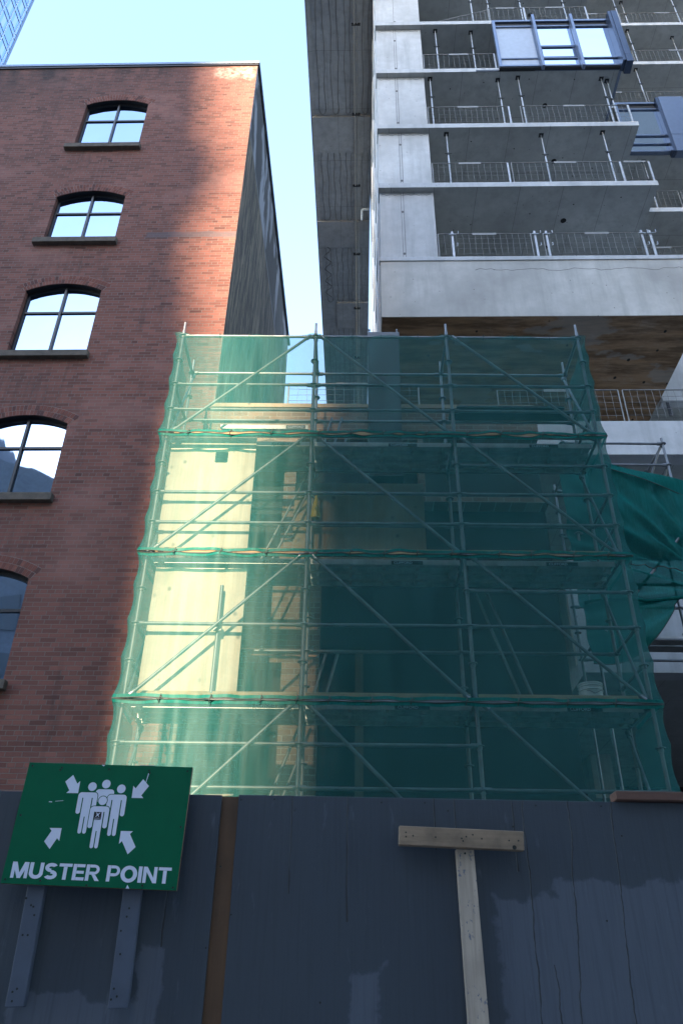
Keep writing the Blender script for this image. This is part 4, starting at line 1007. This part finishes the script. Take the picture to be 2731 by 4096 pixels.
# ------------------------------------------------------------------ assembly point sign
sg=thing('sign','green assembly sign on two grey posts against the hoarding','sign','h',(-.92,3.5,1.69))
YS=3.50
C=[(-1.272,2.110),(-.567,2.094),(-.558,2.581),(-1.262,2.588)]
part('board',MB().prism(C,YS+.0035,YS+.024),PLYEDGE,sg)
part('face',MB().prism(C,YS,YS+.003),SGREEN,sg,.0006)
for (xa,xb,xc,xd,z1) in ((-1.163,-1.094,-1.177,-1.106,2.55),(-.779,-.705,-.793,-.722,2.592)):
    part('post',MB().prism([(xa,1.69),(xb,1.692),(xd+.0,z1),(xc,z1)],YS+.0245,YS+.062),POSTP,sg,.003)
mb=MB()
for (x,z) in ((-1.165,2.06),(-1.13,2.03),(-1.14,2.035),(-1.13,1.93),(-1.15,1.93),(-1.13,1.75),(-1.145,1.74),(-.75,2.03),(-.755,2.0),(-.77,1.95),(-.76,1.87),(-.765,1.755),(-.75,1.73),(-.77,1.72),(-1.14,1.71),(-1.12,2.0)): mb.tube((x,YS+.0232,z),(x,YS+.03,z),.0042,8)
part('nail_hole',mb,SCREW,sg)
def capsule(x0,z0,x1,z1,r,n=8):
    a=math.atan2(z1-z0,x1-x0); pts=[]
    for i in range(n+1): t=a-math.pi/2+math.pi*i/n; pts.append((x1+math.cos(t)*r,z1+math.sin(t)*r))
    for i in range(n+1): t=a+math.pi/2+math.pi*i/n; pts.append((x0+math.cos(t)*r,z0+math.sin(t)*r))
    return pts
def circ(x,z,r,n=24): return [(x+math.cos(2*math.pi*i/n)*r,z+math.sin(2*math.pi*i/n)*r) for i in range(n)]
def rrect(x0,x1,z0,z1,r,n=6):
    pts=[]
    for cx_,cz_,a in ((x1-r,z0+.0,0),(x1-r,z1-r,0),(x0+r,z1-r,90),(x0+r,z0,180)):
        if cz_==z0: pts.append((x1,z0) if cx_==x1-r else (x0,z0)); continue
        for i in range(n+1): t=R(a+90*i/n); pts.append((cx_+math.cos(t)*r,cz_+math.sin(t)*r))
    return pts
def person_shapes(cx,zt,s,grow=0.,gapw=.0045):
    # zt: top of the shoulders; s: shoulder half width; grow: outline
    g=grow; w=s; aw=.0092
    out=[rrect(cx-w-g,cx+w+g,zt-.022-g,zt+g,.014+g)]
    out.append([(cx-w+2*aw+gapw-g,zt-.098-g),(cx+w-2*aw-gapw+g,zt-.098-g),(cx+w-2*aw-gapw+g,zt-.015),(cx-w+2*aw+gapw-g,zt-.015)])
    hw=w-2*aw-gapw; lr=(hw-.0022)/2
    for sg_ in (-1,1):
        ax=cx+sg_*(w-aw); out.append(capsule(ax,zt-.078,ax,zt-.018,aw+g,8))
        lx=cx+sg_*(hw-lr); out.append(capsule(lx,zt-.165+lr,lx,zt-.09,lr+g,8))
    return out
def layer(name,shapes,mat,y,parent):
    mb=MB()
    for i,p in enumerate(shapes): 
        yy=y-.00003*i
        mb.add([(x,yy,z) for x,z in p],[tuple(range(len(p)))])
    return part(name,mb,mat,parent)
fig=[]
layer('figure',[circ(-.916,2.503,.0180),rrect(-.955,-.877,2.43,2.481,.014)],SWHITE,YS-.0006,sg)
for cx_,zt_ in ((-.985,2.467),(-.861,2.460)):
    layer('figure_outline',person_shapes(cx_,zt_,.0405,.0030),SGREEN,YS-.0010,sg)
    layer('figure',person_shapes(cx_,zt_,.0405)+[circ(cx_+.012,zt_+.024,.0180)],SWHITE,YS-.0015,sg)
layer('figure_outline',person_shapes(-.925,2.411,.0400,.0030)+[circ(-.919,2.434,.0208)],SGREEN,YS-.0021,sg)
layer('figure',person_shapes(-.925,2.411,.0400)+[circ(-.919,2.434,.0178)],SWHITE,YS-.0026,sg)
st=part('sticker',MB().box(-.945,-.915,YS-.0040,YS-.0032,2.358,2.388),SBLACK,sg)
layer('sticker_mark',[[(-.938,2.385),(-.9355,2.3855),(-.922,2.369),(-.9245,2.368)],[(-.922,2.3855),(-.9195,2.384),(-.936,2.368),(-.9385,2.3695)],circ(-.930,2.377,.0045,12),[(-.942,2.3625),(-.918,2.3625),(-.918,2.3640),(-.942,2.3640)]],SWHITE,YS-.0044,st)
def arrow(cx,cz,ang,L=.070,wd=.036,hw=.062,hl=.034):
    p=[(-L/2,-wd/2),(L/2-hl,-wd/2),(L/2-hl,-hw/2),(L/2,0),(L/2-hl,hw/2),(L/2-hl,wd/2),(-L/2,wd/2)]
    return p,cx,cz,ang
def arrow_poly(tail,tip,wd=.040,side=.050):
    # the photographed arrows have a square corner head whose edges run level and upright
    tx,tz=tip; dx=1 if tail[0]>tip[0] else -1; dz=1 if tail[1]>tip[1] else -1
    dxn,dzn=tail[0]-tip[0],tail[1]-tip[1]; L=math.hypot(dxn,dzn); dxn/=L; dzn/=L; px,pz=-dzn,dxn
    h=wd/2
    A=(tx,tz); B=(tx+dx*side,tz); C_=(tx,tz+dz*side)
    # inner corners on the line B-C
    mx,mz=(B[0]+C_[0])/2,(B[1]+C_[1])/2
    ux,uz=(C_[0]-B[0]),(C_[1]-B[1]); k=math.hypot(ux,uz); ux/=k; uz/=k
    b1=(mx-ux*h,mz-uz*h); c1=(mx+ux*h,mz+uz*h)
    ta=(tail[0]-ux*h,tail[1]-uz*h); tc=(tail[0]+ux*h,tail[1]+uz*h)
    return [A,B,b1,ta,tc,c1,C_]
ARW=[arrow_poly((-1.078,2.524),(-1.029,2.463)),arrow_poly((-.748,2.512),(-.800,2.448)),arrow_poly((-1.117,2.255),(-1.070,2.322)),arrow_poly((-.768,2.240),(-.824,2.315))]
for p in ARW:
    ar=0.
    for i in range(len(p)): ar+=p[i][0]*p[(i+1)%len(p)][1]-p[(i+1)%len(p)][0]*p[i][1]
    if ar<0: p.reverse()
    layer('arrow',[p],SWHITE,YS-.0007,sg)
# heavy block capitals drawn as strokes: every letter is a list of convex pieces in a box one unit high
def bar(x0,x1,z0,z1): return [(x0,z0),(x1,z0),(x1,z1),(x0,z1)]
def arc(cx_,cz_,rx,rz,a0,a1,t,n=10):
    out=[]
    for k in range(n):
        p,q=R(a0+(a1-a0)*k/n),R(a0+(a1-a0)*(k+1)/n)
        out.append([(cx_+math.cos(a)*(rx+d),cz_+math.sin(a)*(rz+d*.92)) for a,d in ((p,-t/2),(p,t/2),(q,t/2),(q,-t/2))])
    return out
LT={'M':(1.0,[bar(0,.2,0,1),bar(.8,1,0,1),[(0,1),(.27,1),(.62,0),(.40,0)],[(.73,1),(1,1),(.60,0),(.38,0)]]),
'U':(.84,[bar(0,.22,.35,1),bar(.62,.84,.35,1)]+arc(.42,.37,.31,.27,180,360,.24)),
'S':(.78,arc(.40,.72,.27,.18,30,270,.24)+arc(.385,.28,.28,.18,90,-150,.24)),
'T':(.78,[bar(0,.78,.81,1),bar(.28,.50,0,.80)]),
'E':(.72,[bar(0,.21,0,1),bar(.22,.72,0,.19),bar(.22,.67,.41,.59),bar(.22,.71,.81,1)]),
'R':(.86,[bar(0,.21,0,1),bar(.22,.5,.82,1),bar(.22,.5,.38,.56),[(.36,.38),(.58,.38),(.86,0),(.60,0)]]+arc(.50,.69,.22,.22,-90,90,.18)),
'P':(.77,[bar(0,.21,0,1),bar(.22,.47,.82,1),bar(.22,.47,.33,.51)]+arc(.47,.665,.22,.245,-90,90,.18)),
'O':(.98,arc(.49,.5,.38,.41,0,360,.25,24)),
'I':(.22,[bar(0,.22,0,1)]),
'N':(.84,[bar(0,.2,0,1),bar(.64,.84,0,1),[(0,1),(.22,1),(.84,0),(.62,0)]])}
x_=0.; ltr=[]
for ch in 'MUSTER POINT':
    if ch==' ': x_+=.34; continue
    w_,ps=LT[ch]; ltr+= [[(x_+px,pz) for px,pz in p] for p in ps]; x_+=w_+.075
sc_=.644/(x_-.075); lx=[]
for p in ltr:
    q=[(-1.239+px*sc_,2.131+pz*.060) for px,pz in p]
    q=[(a,b-(a+1.239)*.020) for a,b in q]
    ar=sum(q[k][0]*q[(k+1)%len(q)][1]-q[(k+1)%len(q)][0]*q[k][1] for k in range(len(q)))
    lx.append(q if ar>0 else q[::-1])
mb=MB()
for k,q in enumerate(lx): mb.add([(a,YS-.0007-.000006*k,b) for a,b in q],[tuple(range(len(q)))])
part('lettering',mb,SWHITE,sg)
mb=MB()
for x,z in ((-1.245,2.573),(-1.118,2.568),(-1.123,2.558),(-.915,2.565),(-.742,2.563),(-.738,2.552),(-.577,2.563),(-1.25,2.37),(-.578,2.335),(-1.256,2.125),(-1.115,2.122),(-.928,2.108),(-.705,2.11),(-.582,2.105)): mb.tube((x,YS-.0025,z),(x,YS+.002,z),.0042,8)
part('screw',mb,SCREW,sg)
layer('scratch',[[(-1.145,2.425),(-1.132,2.424),(-1.130,2.427),(-1.144,2.428)],[(-1.118,2.428),(-1.085,2.431),(-1.085,2.4325),(-1.118,2.4295)],[(-.744,2.552),(-.740,2.551),(-.756,2.47),(-.757,2.47)],[(-.95,2.583),(-.935,2.583),(-.94,2.577)],[(-.765,2.112),(-.755,2.098),(-.770,2.0985)]],SWHITE,YS-.0007,sg)
